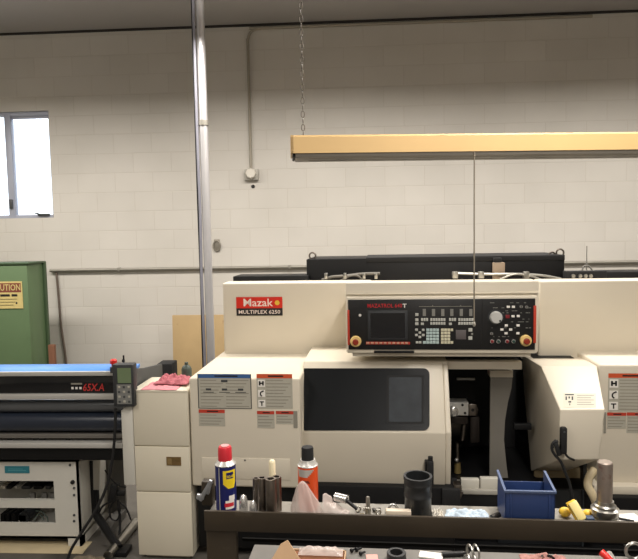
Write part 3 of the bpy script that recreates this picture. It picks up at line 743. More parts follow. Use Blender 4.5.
mb.prism([(dt[0] + .01, dt[1] - .01), (dk[0] + .012, dk[1]), (dbm[0] + .012, mz(450, 500, .1)), (dbm[0] + .06, mz(450, 500, .1)), (dk[0] + .07, dk[1]), (dt[0] + .07, dt[1] - .01)], 'x', dx1 + .001, ex, .004)
mb.build('door_edge', lathe)
q = M.rect(428, 459, 434, 487, -.03)
mb = MB().m(MATTE).box(q[0], q[1], -.02, .03, q[2], q[3] - .02, .008).cyl(((q[0] + q[1]) / 2, .005, q[3] - .03), ((q[0] + q[1]) / 2, .005, q[3]), .013).box(q[0] - .01, q[1], .03, .075, q[2] + .01, q[3] - .04, .004)
mb.build('door_handle', lathe)
# ---------------- work chamber
ix0, ix1 = dx0 + .1, mx_(640, 420, .3)
itop, ibot = mz(480, 360, .3), mz(480, 493, .3)
DK = mat('chamber_black', (13, 13, 14), .6, var=.2)
mb = MB().m(DK)
ix1 = mx_(590, 420, .3)
mb.box(ix0, ix1, 1.0, 1.03, ibot - .1, itop - .01); mb.box(ix0 - .02, ix0, .32, 1.03, ibot - .1, itop - .01); mb.box(ix0, mx_(521, 365, .3), .3, 1.03, itop - .04, itop - .01); mb.box(ix0, ix1, .3, 1.03, ibot - .03, ibot)
mb.box(ix1, ix1 + .02, .4, 1.03, ibot, itop - .06); mb.box(M.pt(560, 409.5, -.08).x + .03, ix1, .6, 1.03, itop - .08, itop - .05)
mb.build('chamber_liner', lathe)
MB().m(CREAM).box(mx_(440, 365, .25), mx_(522, 365, .25), .25, .3, mz(480, 369.5, .25), mz(480, 361.5, .25), .003).build('door_track', lathe)
MB().m(CREAM).box(mx_(490, 373, .4), mx_(513, 373, .4), .4, .5, mz(500, 377.5, .4), mz(500, 370.5, .4), .003).build('track_stop', lathe)
# inner splash panel, a shadow curve shaped into its bowed right edge
ys = .42
pts = [(490.5, 377.5), (512.5, 377.5), (511.5, 388), (508, 402), (505, 420), (504, 440), (506, 460), (508, 478), (489.5, 478)]
poly = [(M.pt(a, b, ys).x, M.pt(a, b, ys).z) for a, b in pts]
MB().m(mat('splash_grey', (128, 124, 116), .5, .2)).prism(poly, 'y', ys, ys + .02).build('splash_panel', lathe)
q = M.rect(514, 424, 532, 430, .4); MB().m(BLACK).box(q[0], q[1], .4, .43, q[2], q[3], .004).build('ledge', lathe)
# chuck and turret
cc = M.pt(462, 420, .75)
mb = MB().m(mat('chuck_steel', (84, 80, 74), .35, .9))
x_a, x_b = M.pt(430, 420, .75).x, M.pt(472, 420, .75).x
mb.lathe((x_a, .82, cc.z - .03), [(.12, 0), (.125, .02), (.125, x_b - x_a - .02), (.115, x_b - x_a)], 32, (1, 0, 0))
chk = mb.build('chuck', lathe)
for k in range(3):
    w = math.radians(100 + 120 * k); MB().m(DSTEEL).obox((x_b + .02, .82 + .065 * math.cos(w), cc.z - .03 + .065 * math.sin(w)), .05, .035, .07, (w - math.pi / 2, 0, 0), .004).build('chuck_jaw', chk)
q = M.rect(447, 402.5, 468.5, 415.5, .5)
mb = MB().m(mat('tool_block_steel', (214, 212, 206), .35, .2)).box(q[0], q[1], .5, .6, q[2], q[3], .004).m(CHROME).ring(((q[0] * .72 + q[1] * .28), .5, (q[2] + q[3]) / 2 - .01), (0, -1, 0), [(.03, 0), (.03, .03), (.02, .036)], 20).m(INK)
for a, b in ((462.5, 405), (465, 413)): r = M.pt(a, b, .5); mb.ring((r.x, .5, r.z), (0, -1, 0), [(.008, 0), (.008, .003)], 12)
tblk = mb.build('tool_block', lathe)
q = M.rect(468.5, 404, 477, 416, .52); MB().m(DSTEEL).box(q[0], q[1], .52, .62, q[2], q[3], .006).m(INK).ring(((q[0] + q[1]) / 2, .52, (q[2] + q[3]) / 2), (0, -1, 0), [(.01, 0), (.01, .002)], 12).build('tool_holder', lathe)
mb = MB().m(mat('tool_dark', (58, 52, 48), .4, .6))
q = M.rect(450, 417, 468, 424, .55); mb.box(q[0], q[1], .55, .62, q[2], q[3], .006)
q = M.rect(470, 417, 480, 443, .58); mb.box(q[0], q[1], .58, .7, q[2], q[3], .01)
a, b = M.pt(464, 424, .55), M.pt(462, 440, .55); mb.m(DSTEEL).cyl(a, b, .015)
mb.build('turret', lathe)
a, b = M.pt(457, 443, .5), M.pt(457.5, 463, .5)
MB().m(DSTEEL).cyl(a, b, .012).m(mat('nozzle_brass', (160, 140, 90), .4, .6)).cyl(b, b + Vector((0, 0, -.06)), .018, .022).m(CHROME).ball(M.pt(456.5, 460, .48), .012).build('coolant_nozzle', lathe)
q = M.pt(466, 379, .9); MB().m(STEEL).box(q.x - .06, q.x + .06, .9, .92, q.z - .008, q.z + .006).build('lamp_bracket', lathe)
# threshold
MB().m(mat('threshold_grey', (168, 164, 154), .45)).box(mx_(459, 491, .2), mx_(501, 491, .2), .19, .34, mz(480, 494, .2), mz(480, 489.6, .2), .003).build('threshold', lathe)
for a, b, c in ((461, 479.6, 478.2), (480.4, 498.6, 477)):
    q = M.rect(a, c + 1.5, b, 489.8, .21); MB().m(mat('guard_block', (206, 202, 190), .45)).box(q[0], q[1], .21, .25, q[2], q[3], .006).build('guard_block', lathe)
q = M.rect(441, 485, 459, 506, .09); MB().m(MATTE).box(q[0], q[1], .03, .2, q[2], q[3], .006).build('latch_box', lathe)
q = M.pt(457, 485, .1); MB().m(DSTEEL).box(q.x - .02, q.x + .02, .05, .12, q.z - .02, q.z + .02, .006).cyl((q.x, .06, q.z - .06), (q.x + .02, .06, q.z - .02), .012).build('latch', lathe)

# ---------------- right hood door
yA = -.08
A = M.pt(560, 409.5, yA); XA = A.x
Fp = M.onx(541, 366, XA); H = M.onx(522, 357, XA); K = M.onx(524, 392, XA); J = M.onx(531, 471, XA); E = M.pt(558, 460, yA + .01); E.x = XA
B = M.pt(605, 409.5, yA); G = M.pt(597, 366, Fp.y); I = M.pt(577.5, 354.5, H.y); C = M.pt(599, 459.5, yA + .01)
Kr = Vector((G.x, K.y, K.z)); Jr = Vector((C.x, J.y, J.z))
H.z = I.z = max(H.z, I.z); 
mb = MB().m(CREAM)
vs = [A, Fp, H, K, J, E, B, G, I, Kr, Jr, C]
fs = [(0, 1, 2, 3, 4, 5), (6, 11, 10, 9, 8, 7), (0, 6, 7, 1), (1, 7, 8, 2), (0, 5, 11, 6), (5, 4, 10, 11), (2, 8, 9, 3), (3, 9, 10, 4)]
mb.poly(vs, fs, .006, 3)
hood = mb.build('right_door', lathe)
MB().m(CREAM).box(XA + .01, mx_(600, 360, .4), H.y - .01, .9, H.z - .04, H.z, .004).build('top_deck', lathe)
nU = (B - A).cross(Fp - A).normalized(); nU = nU if nU.y < 0 else -nU
def onh(px, py): return M.onpl(px, py, A + nU * .0015, nU)
def quad(mb, a, b, c, d):
    ps = [onh(a, b), onh(c, b), onh(c, d), onh(a, d)]; return mb.add(ps, [(0, 1, 2, 3)])
mb = MB().m(mat('pale_print', (196, 190, 172), .5)); quad(mb, 563.5, 393.2, 596, 407.2)
nU = nU; A0 = A.copy(); A = A + nU * .0006
mb.m(INK)
for a, b, c, d in ((565, 394, 574, 395.2), (565.5, 396.4, 567, 400), (568.5, 396.4, 570, 398.5), (571.6, 396.4, 573.2, 400), (568.4, 401, 571.2, 402.6), (569.3, 403.5, 570.3, 405.3)): quad(mb, a, b, c, d)
mb.m(LABG)
for k in range(5): quad(mb, 577, 395 + k * 2.3, 594 - (k % 2) * 3, 395.7 + k * 2.3)
mb.build('instruction_label', hood); A = A0
# hand grip with cord
q = M.rect(560.5, 427.5, 567, 454, yA - .03)
gr = MB().m(MATTE).box(q[0], q[1], yA - .04, yA - .005, q[2], q[3], .008).m(DGREY).ring(((q[0] + q[1]) / 2, yA - .04, q[3] - .02), (0, -1, 0), [(.005, 0), (.005, .003)], 8).build('hand_grip', hood)
y0 = yA - .025
mb = MB().m(RUBBER).tube([M.pt(558, 441, y0), M.pt(553, 443, y0), M.pt(552, 449, y0), M.pt(555, 455, y0), M.pt(561, 462, y0), M.pt(565, 472, y0), M.pt(569, 482, y0), M.pt(572, 495, y0), M.pt(574, 510, y0)], .0075)
mb.tube([M.pt(565, 453, y0), M.pt(568, 457, y0), M.pt(574, 460, y0 + .04)], .006); mb.tube([M.pt(556, 440, y0), M.pt(552.5, 444, y0), M.pt(553, 448, y0)], .006)
mb.obox(M.pt(557.5, 449, y0), .022, .02, .07, (0, -.3, 0), .004); mb.build('grip_cord', hood)
# below the hood
q = M.rect(535, 468, 596, 488, .46); MB().m(mat('sill_beige', (150, 132, 100), .6, var=.1, scale=10)).box(q[0], q[1], .46, .5, q[2], q[3], .01).build('chamber_sill', lathe)
MB().m(BLACK).box(mx_(533, 470, .5), mx_(603, 470, .5), .5, 1.05, mz(560, 489, .5), mz(560, 455, .5)).build('chip_guard', lathe)
MB().m(mat('pale_hose', (196, 180, 146), .5)).tube([M.pt(594, 470, .12), M.pt(589, 478, .08), M.pt(588, 486, .05), M.pt(592, 494, .03), M.pt(596, 503, .03), M.pt(597, 515, .03)], .022, 12).build('coolant_hose', lathe)
# ---------------- right housing
yh = .3
rz0, rz1 = mz(620, 487, yh), mz(620, 364.5, yh)
rh0 = mx_(598, 420, yh)
MB().m(CREAM).box(rh0, RX, yh, 1.0, rz0, rz1, .014, 3).build('right_housing', lathe)
MB().m(CREAM).box(mx_(594, 490, .24), RX, .24, .6, mz(620, 495, .24), mz(620, 486.5, .24), .006).build('right_skirt', lathe)
q = M.rect(603.5, 412, 606, 433, yh); MB().m(LABG).box(q[0], q[1], yh - .003, yh + .001, q[2], q[3]).build('grey_strip_label', lathe)
# ---------------- labels
def label(x0, y0, x1, y1, y, head, hh, lines=0, icons=(), cols=1, name='warning_label', chart=False):
    q = M.rect(x0, y0, x1, y1, y); Wd, Ht = q[1] - q[0], q[3] - q[2]; pxm = Wd / (x1 - x0)
    mb = MB().m(LAB).box(q[0], q[1], y - .0015, y + .001, q[2], q[3])
    mb.m(head).box(q[0], q[1], y - .002, y, q[3] - hh * pxm, q[3])
    mb.m(INK).box(q[0] + .32 * Wd, q[0] + .75 * Wd, y - .0024, y, q[3] - .68 * hh * pxm, q[3] - .32 * hh * pxm)
    left = q[0] + (.26 * Wd if icons else .05 * Wd)
    top = q[3] - hh * pxm
    if icons:
        for k, ic in enumerate(icons):
            s_ = .2 * Wd; zc_ = top - (k + .5) * (top - q[2]) / len(icons); xc_ = q[0] + .13 * Wd
            mb.m(WHT).box(xc_ - s_ / 2, xc_ + s_ / 2, y - .002, y, zc_ - s_ / 2, zc_ + s_ / 2); mb.m(INK)
            if ic == 0: mb.box(xc_ - .35 * s_, xc_ - .12 * s_, y - .0026, y, zc_ - .3 * s_, zc_ + .3 * s_).box(xc_ + .12 * s_, xc_ + .35 * s_, y - .0026, y, zc_ - .3 * s_, zc_ + .3 * s_).box(xc_ - .3 * s_, xc_ + .3 * s_, y - .0026, y, zc_ - .1 * s_, zc_ + .1 * s_)
            elif ic == 1: mb.tube([(xc_ + .3 * s_, y - .002, zc_ + .35 * s_), (xc_ - .1 * s_, y - .002, zc_ + .15 * s_), (xc_ - .15 * s_, y - .002, zc_ - .2 * s_), (xc_ + .05 * s_, y - .002, zc_ - .4 * s_)], .09 * s_, 6)
            else: mb.box(xc_ - .3 * s_, xc_ + .3 * s_, y - .0026, y, zc_ + .15 * s_, zc_ + .3 * s_).box(xc_ - .08 * s_, xc_ + .08 * s_, y - .0026, y, zc_ - .35 * s_, zc_ + .3 * s_)
    mb.m(LABG)
    for c in range(cols):
        for k in range(lines):
            zc_ = top - (k + .7) * (top - q[2]) / (lines + .4); xa = left + c * (q[1] - left) / cols; xb = left + (c + 1) * (q[1] - left) / cols - .05 * Wd
            mb.box(xa, xa + (xb - xa) * (.7 + .3 * ((k * 7 + c * 3) % 4) / 3), y - .0019, y, zc_ - .0022, zc_ + .0022)
    if chart:
        mb.m(DGREY)
        for k in range(3):
            xa = q[0] + (.1 + .3 * k) * Wd
            mb.box(xa, xa + .2 * Wd, y - .0022, y, top - .42 * Ht, top - .40 * Ht).box(xa + .05 * Wd, xa + .15 * Wd, y - .0022, y, top - .36 * Ht, top - .30 * Ht)
        mb.box(q[0] + .44 * Wd, q[0] + .56 * Wd, y - .0022, y, top - .12 * Ht, top - .05 * Ht)
        for xa in (.0, .985): mb.box(q[0] + xa * Wd, q[0] + (xa + .015) * Wd, y - .0022, y, q[2], q[3])
        mb.box(q[0], q[1], y - .0022, y, q[2], q[2] + .003)
    return mb.build(name, lathe)
label(198, 374, 251.5, 408.5, 0, LABB, 4, 9, cols=2, name='capacity_chart', chart=True)
label(199, 409.5, 225, 426, 0, LABR, 3.4, 4)
label(257, 374, 292.5, 408.5, 0, LABO, 4.2, 9, (0, 1, 2))
label(257.3, 411, 274.5, 428, 0, LABR, 3.2, 4)
label(276, 411, 293.5, 424, 0, LABR, 3.2, 3)
q = M.rect(293.5, 411, 297.5, 428, 0); MB().m(LABG).box(q[0], q[1], -.002, .001, q[2], q[3]).build('grey_strip_label', lathe)
label(608, 373.5, 652, 411.5, yh, LABO, 4.6, 10, (0, 1, 2))
label(607, 412.5, 626, 428.5, yh, LABR, 3.4, 4)
label(626.5, 412.5, 652, 433, yh, LABR, 3.4, 5)
# ---------------- black gear on top
yb = .95
q = M.rect(306.5, 257.5, 564.5, 283, yb)
MB().m(BLACK).box(q[0], q[1], yb, yb + .5, q[2] - .35, q[3], .006).build('rear_cover', lathe)
MB().m(MATTE).box(M.pt(366, 258, yb).x, q[1], yb - .006, yb + .5, q[3] - .03, q[3] + .006, .003).build('rear_cover_lid', lathe)
r = M.rect(233, 276, 308, 284, .87); MB().m(BLACK).box(r[0], r[1], .87, 1.1, r[2] - .25, r[3], .005).build('rear_tray', lathe)
r = M.rect(606, 271.5, 700, 283, .87); MB().m(BLACK).box(r[0], RX, .87, 1.1, r[2] - .25, r[3], .005).build('rear_tray', lathe)
r = M.rect(565.5, 271, 607, 284, .86)
ub = MB().m(MATTE).box(r[0], r[1], .86, .93, r[2] - .12, r[3], .006).build('junction_block', lathe)
for px in (573, 580, 585.5, 590.5): q2 = M.pt(px, 276, .86); MB().m(STEEL).ring((q2.x, .86, q2.z), (0, -1, 0), [(.014, 0), (.012, .012)], 12).build('connector', ub)
for px, py, rr in ((312.5, 253.5, .022), (552, 252.5, .018), (560, 250.5, .024)):
    q2 = M.pt(px, py + 3, yb + .06); MB().m(DSTEEL).torus((q2.x, yb + .06, q2.z + .005), rr, .006, (0, 1, 0)).cyl((q2.x, yb + .06, q[3] if False else q2.z - .06), (q2.x, yb + .06, q2.z - .012), .008).build('eye_bolt', lathe)
q2 = M.pt(586.5, 270, .95); z2 = M.pt(587, 246, .95).z
MB().m(GREY).cyl((q2.x, 0.95, q2.z), (q2.x, 0.95, z2), .004, n=8).tube([(q2.x - .03, 0.95, q2.z - .02), (q2.x - .02, 0.95, q2.z + .02), (q2.x, 0.95, q2.z + .03), (q2.x + .02, 0.95, q2.z + .02), (q2.x + .05, 0.95, q2.z - .02)], .005).build('hook_rod', lathe)
q2 = M.rect(489, 262.5, 505, 282, .88); MB().m(mat('valve_beige', (150, 132, 112), .5)).box(q2[0] + .03, q2[1], .88, .94, q2[2] - .05, q2[3], .006).m(MATTE).box(q2[1] - .07, q2[1] - .02, 0.88, .93, q2[3], q2[3] + .03, .004).build('valve_block', lathe)
mb = MB().m(mat('silver_pipe', (160, 158, 150), .35, .7))
mb.tube([M.pt(452, 273, .87), M.pt(480, 274, .87), M.pt(510, 274, .87), M.pt(528, 274.5, .87), M.pt(545, 276, .87), M.pt(561, 279, .87)], .009)
mb.tube([M.pt(500, 279, .86), M.pt(508, 276, .86), M.pt(516, 274, .86), M.pt(530, 276, .86), M.pt(542, 280, .86)], .007)
for px in (455, 481, 526): q2 = M.pt(px, 274.5, .87); mb.box(q2.x - .018, q2.x + .018, .85, .89, q2.z - .025, q2.z + .02, .004)
mb.build('air_line', lathe)
mb = MB().m(mat('hose_grey', (104, 100, 92), .5))
mb.tube([M.pt(322, 280, .89), M.pt(332, 277, .88), M.pt(345, 276, .88), M.pt(362, 274, .88), M.pt(380, 273.5, .88)], .01)
mb.tube([M.pt(340, 281, .87), M.pt(350, 276, .87), M.pt(358, 276, .87), M.pt(363, 281, .87)], .007)
mb.m(STEEL)
for px in (326, 345, 364, 376): q2 = M.pt(px, 276, .87); mb.box(q2.x - .01, q2.x + .01, .86, .9, q2.z - .02, q2.z + .02, .003)
mb.build('hydraulic_hose', lathe)

# ================================================================== steel shelf in front
SHD = mat('shelf_steel', (58, 49, 37), .5, .15, var=.15, scale=6, dirt=((84, 74, 60), 10, .66))
LIPT = S.pt(420, 516.8, 0).z; LIPB = S.pt(420, 537.5, 0).z
SZ = LIPT - .032
sxl = S.pt(204, 520, 0).x; sxr = sxl + 2.3
SDP = .165
shelf = thing('steel_shelf', 'dark steel shelf with a raised lip standing in front of the lathe', 'shelf', S, ((sxl + sxr) / 2, .08, 0))
MB().m(SHD).box(sxl, sxr, 0, .012, LIPB, LIPT, .003).build('front_lip', shelf)
MB().m(mat('shelf_top', (150, 146, 138), .4, .5, var=.15, scale=12, dirt=((90, 84, 74), 14, .6))).box(sxl, sxr, .012, SDP, SZ - .012, SZ).build('shelf_board', shelf)
for xx in (sxl + .002, sxr - .06):
    for yy in (.014, SDP - .04):
        top = SZ - .012
        MB().m(SHD).box(xx, xx + (.11 if yy < .1 else .05), yy, yy + .03, 0, top, .003).build('leg', shelf)
q = S.rect(200, 480, 214, 514, .13)
MB().m(SHD).box(q[0] + .012, q[1], .11, .15, SZ, q[3], .004).build('corner_post', shelf)
q = S.rect(360, 543.5, 492, 546.5, .16)
MB().m(mat('rail_grey', (24, 23, 22), .8, spec=.1)).box(sxl + .1, sxr - .1, SDP - .01, SDP + .0, q[2], q[3], .001).build('lower_rail', shelf)

def sp_(px, y): return S.pt(px, 505, y).x
def can(px, y, rad, zcap_px, name_label, body_m, deco, capm, caph, px2):
    pass
# blue can
def spx(px, py, y): return S.pt(px, py, y)
yk = .075
cxk = sp_(226.5, yk); rk = .0375
zt_ = lambda py, px, y: S.pt(px, py, y).z
can1 = thing('spray_can', 'blue and yellow spray can with a red cap on the shelf', 'spray can', S, (cxk, yk, SZ))
zsh, zc0, zc1 = zt_(464, 226, yk), zt_(459.5, 226, yk), zt_(445.5, 226, yk)
BLU = mat('can_blue', (28, 34, 96), .28, .1, var=.04)
mb = MB().m(CHROME).lathe((cxk, yk, SZ), [(rk - .003, 0), (rk, .003), (rk, .006)], 32)
mb.m(BLU).lathe((cxk, yk, SZ), [(rk, .006), (rk, zsh - SZ)], 32)
mb.build('can_body', can1)
mb = MB().m(mat('can_silver', (196, 194, 188), .35, .4)).lathe((cxk, yk, zsh), [(rk, 0), (rk + .001, .003), (rk - .003, .007), (rk * .7, zc0 - zsh)], 32); mb.build('can_shoulder', can1)
mb = MB().m(mat('cap_red', (204, 44, 56), .35)).lathe((cxk, yk, zc0 - .004), [(rk * .66, 0), (rk * .68, .004), (rk * .66, zc1 - zc0 - .006), (rk * .58, zc1 - zc0 + .001)], 28).m(mat('cap_pale', (222, 150, 150), .4)).lathe((cxk, yk, zc1 - .002), [(rk * .42, 0), (rk * .4, .003)], 20)
mb.build('cap', can1)
def wrap(mb, cx, cy, r, pts, zs):
    """thin sheet hugging the can: pts are angles in degrees from the front, zs heights"""
    vs = []; fs = []; n = len(pts); k = len(zs)
    for z_ in zs:
        for a in pts: vs.append((cx + r * math.sin(math.radians(a)), cy - r * math.cos(math.radians(a)), z_))
    for i in range(k - 1):
        for j in range(n - 1): fs.append((i * n + j, i * n + j + 1, (i + 1) * n + j + 1, (i + 1) * n + j))
    return mb.add(vs, fs)
rng = lambda a, b, n=9: [a + (b - a) * i / n for i in range(n + 1)]
Hc = zsh - SZ
# yellow shield with pointed foot
mb = MB().m(mat('can_yellow', (236, 206, 40), .35)); wrap(mb, cxk, yk, rk + .0006, rng(0, 75), [SZ + Hc * .66, SZ + Hc * .93])
for k in range(6): wrap(mb, cxk, yk, rk + .0006, rng(0 + k * 5, 75 - k * 2.0), [SZ + Hc * (.66 - .018 * (k + 1)), SZ + Hc * (.66 - .018 * k)])
mb.m(BLU); wrap(mb, cxk, yk, rk + .0011, rng(18, 60), [SZ + Hc * .76, SZ + Hc * .89])
o = len(mb.v); mb.m(mat('can_yellow', (236, 206, 40))).text('WD-40', 19, 59, SZ + Hc * .775, SZ + Hc * .835, 0, bold=.02)
mb.shift(lambda v: (cxk + (rk + .0015) * math.sin(math.radians(v.x)), yk - (rk + .0015) * math.cos(math.radians(v.x)), v.z), o)
mb.m(WHT); wrap(mb, cxk, yk, rk + .0008, rng(10, 62), [SZ + Hc * .12, SZ + Hc * .30]); wrap(mb, cxk, yk, rk + .0008, rng(30, 66), [SZ + Hc * .30, SZ + Hc * .40])
mb.m(MATS['cap_red']); wrap(mb, cxk, yk, rk + .0012, rng(5, 58), [SZ + Hc * .17, SZ + Hc * .25])
mb.m(mat('can_silver', (190, 188, 182))); wrap(mb, cxk, yk, rk + .0007, rng(-26, -20, 2), [SZ + .01, zsh - .003])
mb.build('can_label', can1)
# orange can
yk = .122
cxk = sp_(308.5, yk); rk = .037
zsh, zc0, zc1 = zt_(465, 307, yk), zt_(459, 307, yk), zt_(446.5, 307, yk)
can2 = thing('spray_can', 'orange and silver spray can with a black cap behind the plastic bag', 'spray can', S, (cxk, yk, SZ))
ORA = mat('can_orange', (226, 82, 30), .35, .1)
Hc = zsh - SZ
MB().m(ORA).lathe((cxk, yk, SZ), [(rk - .002, 0), (rk, .003), (rk, Hc)], 32).build('can_body', can2)
MB().m(mat('can_silver', (190, 188, 182))).lathe((cxk, yk, zsh), [(rk, 0), (rk + .001, .003), (rk - .004, .007), (rk - .009, zc0 - zsh)], 32).build('can_shoulder', can2)
MB().m(MATTE).lathe((cxk, yk, zc0 - .003), [(rk * .64, 0), (rk * .62, .004), (rk * .6, zc1 - zc0 - .004), (rk * .55, zc1 - zc0 + .002)], 24).build('cap', can2)
mb = MB().m(mat('can_silver', (190, 188, 182)))
for k in range(5): wrap(mb, cxk, yk, rk + .0006, rng(-60 + 2 * k, 42 - 9 * k), [SZ + Hc * (.93 - .035 * k), SZ + Hc * (.965 - .035 * k)])
mb.m(INK)
for k in range(3): wrap(mb, cxk, yk, rk + .0011, rng(-25 + 8 * k, 10 + 4 * k), [SZ + Hc * (.70 - .02 * k), SZ + Hc * (.712 - .02 * k)])
mb.build('can_label', can2)
# steel sleeves + white stick
for k, (px, y, r, top, lb) in enumerate(((256.8, .10, .013, 478, 'leftmost dark steel sleeve of the upright cluster beside the blue can'), (262.5, .062, .0165, 477.5, 'second upright steel sleeve from the left in the cluster'),
                                       (271.2, .045, .0205, 478.5, 'widest upright steel sleeve at the front of the cluster'), (277.2, .092, .0175, 476.5, 'rightmost upright steel sleeve of the cluster'))):
    ztop = zt_(top, px, y); x = sp_(px, y); hgt = ztop - SZ
    single(MB().m(DSTEEL).lathe((x, y, SZ), [(r * .96, 0), (r, .003), (r, hgt - .003), (r * .95, hgt), (r * .6, hgt), (r * .55, hgt - .02)], 24), 'steel_sleeve', lb, 'sleeve', S, 'steel sleeves on the shelf')
x = sp_(271.5, .142); z1 = zt_(459.5, 273, .142)
single(MB().m(mat('ivory_plastic', (226, 214, 180), .4)).lathe((x + .006, .142, SZ), [(.0125, 0), (.0125, z1 - SZ - .01), (.009, z1 - SZ - .003), (.004, z1 - SZ)], 18), 'plastic_rod', 'ivory plastic rod sticking up behind the steel sleeves', 'rod', S)
for px, y, r, top, lb in ((243.5, .07, .0155, 494.5, 'larger domed chrome cap nut right of the blue can'), (253.0, .035, .0135, 500.5, 'smaller domed chrome cap nut in front of the steel sleeves')):
    x = sp_(px, y); hgt = zt_(top, px, y) - SZ
    single(MB().m(CHROME).lathe((x, y, SZ), [(r * .9, 0), (r, .004), (r, hgt * .45), (r * .92, hgt * .7), (r * .62, hgt * .92), (r * .2, hgt)], 20), 'acorn_nut', lb, 'nut', S, 'chrome cap nuts')
# foil scrap on the corner post
q = S.pt(206.5, 488, .125); top = S.pt(207, 479.5, .125).z
mb = MB().m(mat('foil', (176, 178, 182), .3, .7)); o = 0
mb.obox((q.x + .004, .1, q.z), .016, .02, .085, (0, .55, 0), .004); mb.obox((q.x + .018, .1, q.z + .015), .014, .016, .06, (.2, .3, 0), .004)
mb.obox((q.x - .016, .098, q.z - .022), .03, .018, .02, (0, .2, .2), .004)
single(mb, 'spring_clamp', 'crumpled silvery clamp hooked over the left end post of the shelf', 'clamp', S)

# plastic bag draped beside the orange can
BAG = bpy.data.materials.new('clear_film'); BAG.use_nodes = True
nt = BAG.node_tree; b = nt.nodes['Principled BSDF']; b.inputs['Base Color'].default_value = lin((222, 206, 198)); b.inputs['Roughness'].default_value = .25
tr = nt.nodes.new('ShaderNodeBsdfTransparent'); mxs = nt.nodes.new('ShaderNodeMixShader'); mxs.inputs[0].default_value = .5
nt.links.new(tr.outputs[0], mxs.inputs[1]); nt.links.new(b.outputs[0], mxs.inputs[2]); nt.links.new(mxs.outputs[0], nt.nodes['Material Output'].inputs[0])
bx_, by_ = sp_(308.5, .04), .038
n = 56; vs = []; fs = []; zt1 = zt_(480.5, 302, .05); Hh = zt1 - SZ
rows = 16
for i in range(rows + 1):
    t = i / rows
    for k in range(n):
        w = 2 * math.pi * k / n
        rx = .055 * (1 - t) ** .62 + .003; ry = .028 * (1 - t) ** .7 + .003
        cr = 1 + .16 * noise.noise(Vector((math.cos(w) * 2.2, math.sin(w) * 2.2, t * 1.3))) * 2 * (1 - .2 * t) + .05 * noise.noise(Vector((w * 3, t * 6, 2)))
        vs.append((bx_ - .008 - .012 * t + rx * cr * math.cos(w), by_ + .004 + ry * cr * math.sin(w), SZ + .001 + Hh * t))
for i in range(rows):
    for k in range(n): fs.append((i * n + k, i * n + (k + 1) % n, (i + 1) * n + (k + 1) % n, (i + 1) * n + k))
fs.append([rows * n + k for k in range(n)])
single(MB().m(BAG).add(vs, fs), 'plastic_bag', 'clear plastic bag bunched up in front of the orange spray can', 'bag', S, sharp=180)
a = sp_(333, .06); vs = []; fs = []
bag2 = MB().m(BAG)
for i in range(25):
    for j in range(15):
        u, v = i / 24, j / 14
        z_ = SZ + .003 + max(0, (.058 * (1 - u) ** 1.1 + .012) * (1 - abs(2 * v - 1) ** 2.5) * (1 + .5 * noise.noise(Vector((u * 5, v * 4, 3)))))
        vs.append((sp_(323, .06) + u * .095, .03 + v * .07 - .01 * u, z_))
for i in range(24):
    for j in range(14): fs.append((i * 15 + j, i * 15 + j + 1, (i + 1) * 15 + j + 1, (i + 1) * 15 + j))
bag2.add(vs, fs)
single(bag2, 'parts_bag', 'low printed plastic bag lying right of the orange spray can', 'bag', S, sharp=180)
# bushing on its side
a, b = S.pt(335, 496.5, .08), S.pt(347, 499.5, .06)
mb = MB().m(CHROME); d = (b - a)
mb.ring(a, d, [(.011, 0), (.0155, .002), (.0155, d.length), (.009, d.length), (.009, d.length - .015)], 22)
e = S.pt(357, 509, .04)
mb.m(BLACK).cyl(b - d * .2, e, .007, .006)
single(mb, 'socket_driver', 'short chrome socket on a black shank lying tilted on the plastic bag', 'tool', S)
# loose small hardware
random.seed(11)
specs = [(362, .05, 'brass-coloured hex nut', 0), (368, .075, 'upright pale bit', 1), (372, .04, 'small bolt', 2), (378, .07, 'steel ring', 3), (383, .045, 'dark nut', 0), (376, .1, 'bolt', 2), (358, .09, 'ring', 3), (389, .09, 'bolt', 2), (399, .09, 'nut', 0), (366, .11, 'nut', 0), (352, .04, 'bolt', 2), (394, .05, 'washer', 3)]
HW = [mat('hw_zinc', (160, 156, 146), .35, .85), mat('hw_brass', (150, 132, 90), .4, .7), mat('hw_dark', (64, 60, 56), .45, .6)]
labs = ['brass hex nut lying just left of the upright bit', 'pale steel bit standing upright among the loose hardware', 'small bolt lying right of the upright bit', 'zinc ring standing on edge behind the loose bolts', 'dark hex nut in front of the white block', 'short bolt at the back of the hardware pile', 'zinc ring right beside the printed plastic bag', 'short bolt beside the bright collar near the black pot', 'hex nut closest to the black pot', 'hex nut at the back behind the upright bit', 'bolt poking out from under the socket shank', 'thin washer leaning on the white block']
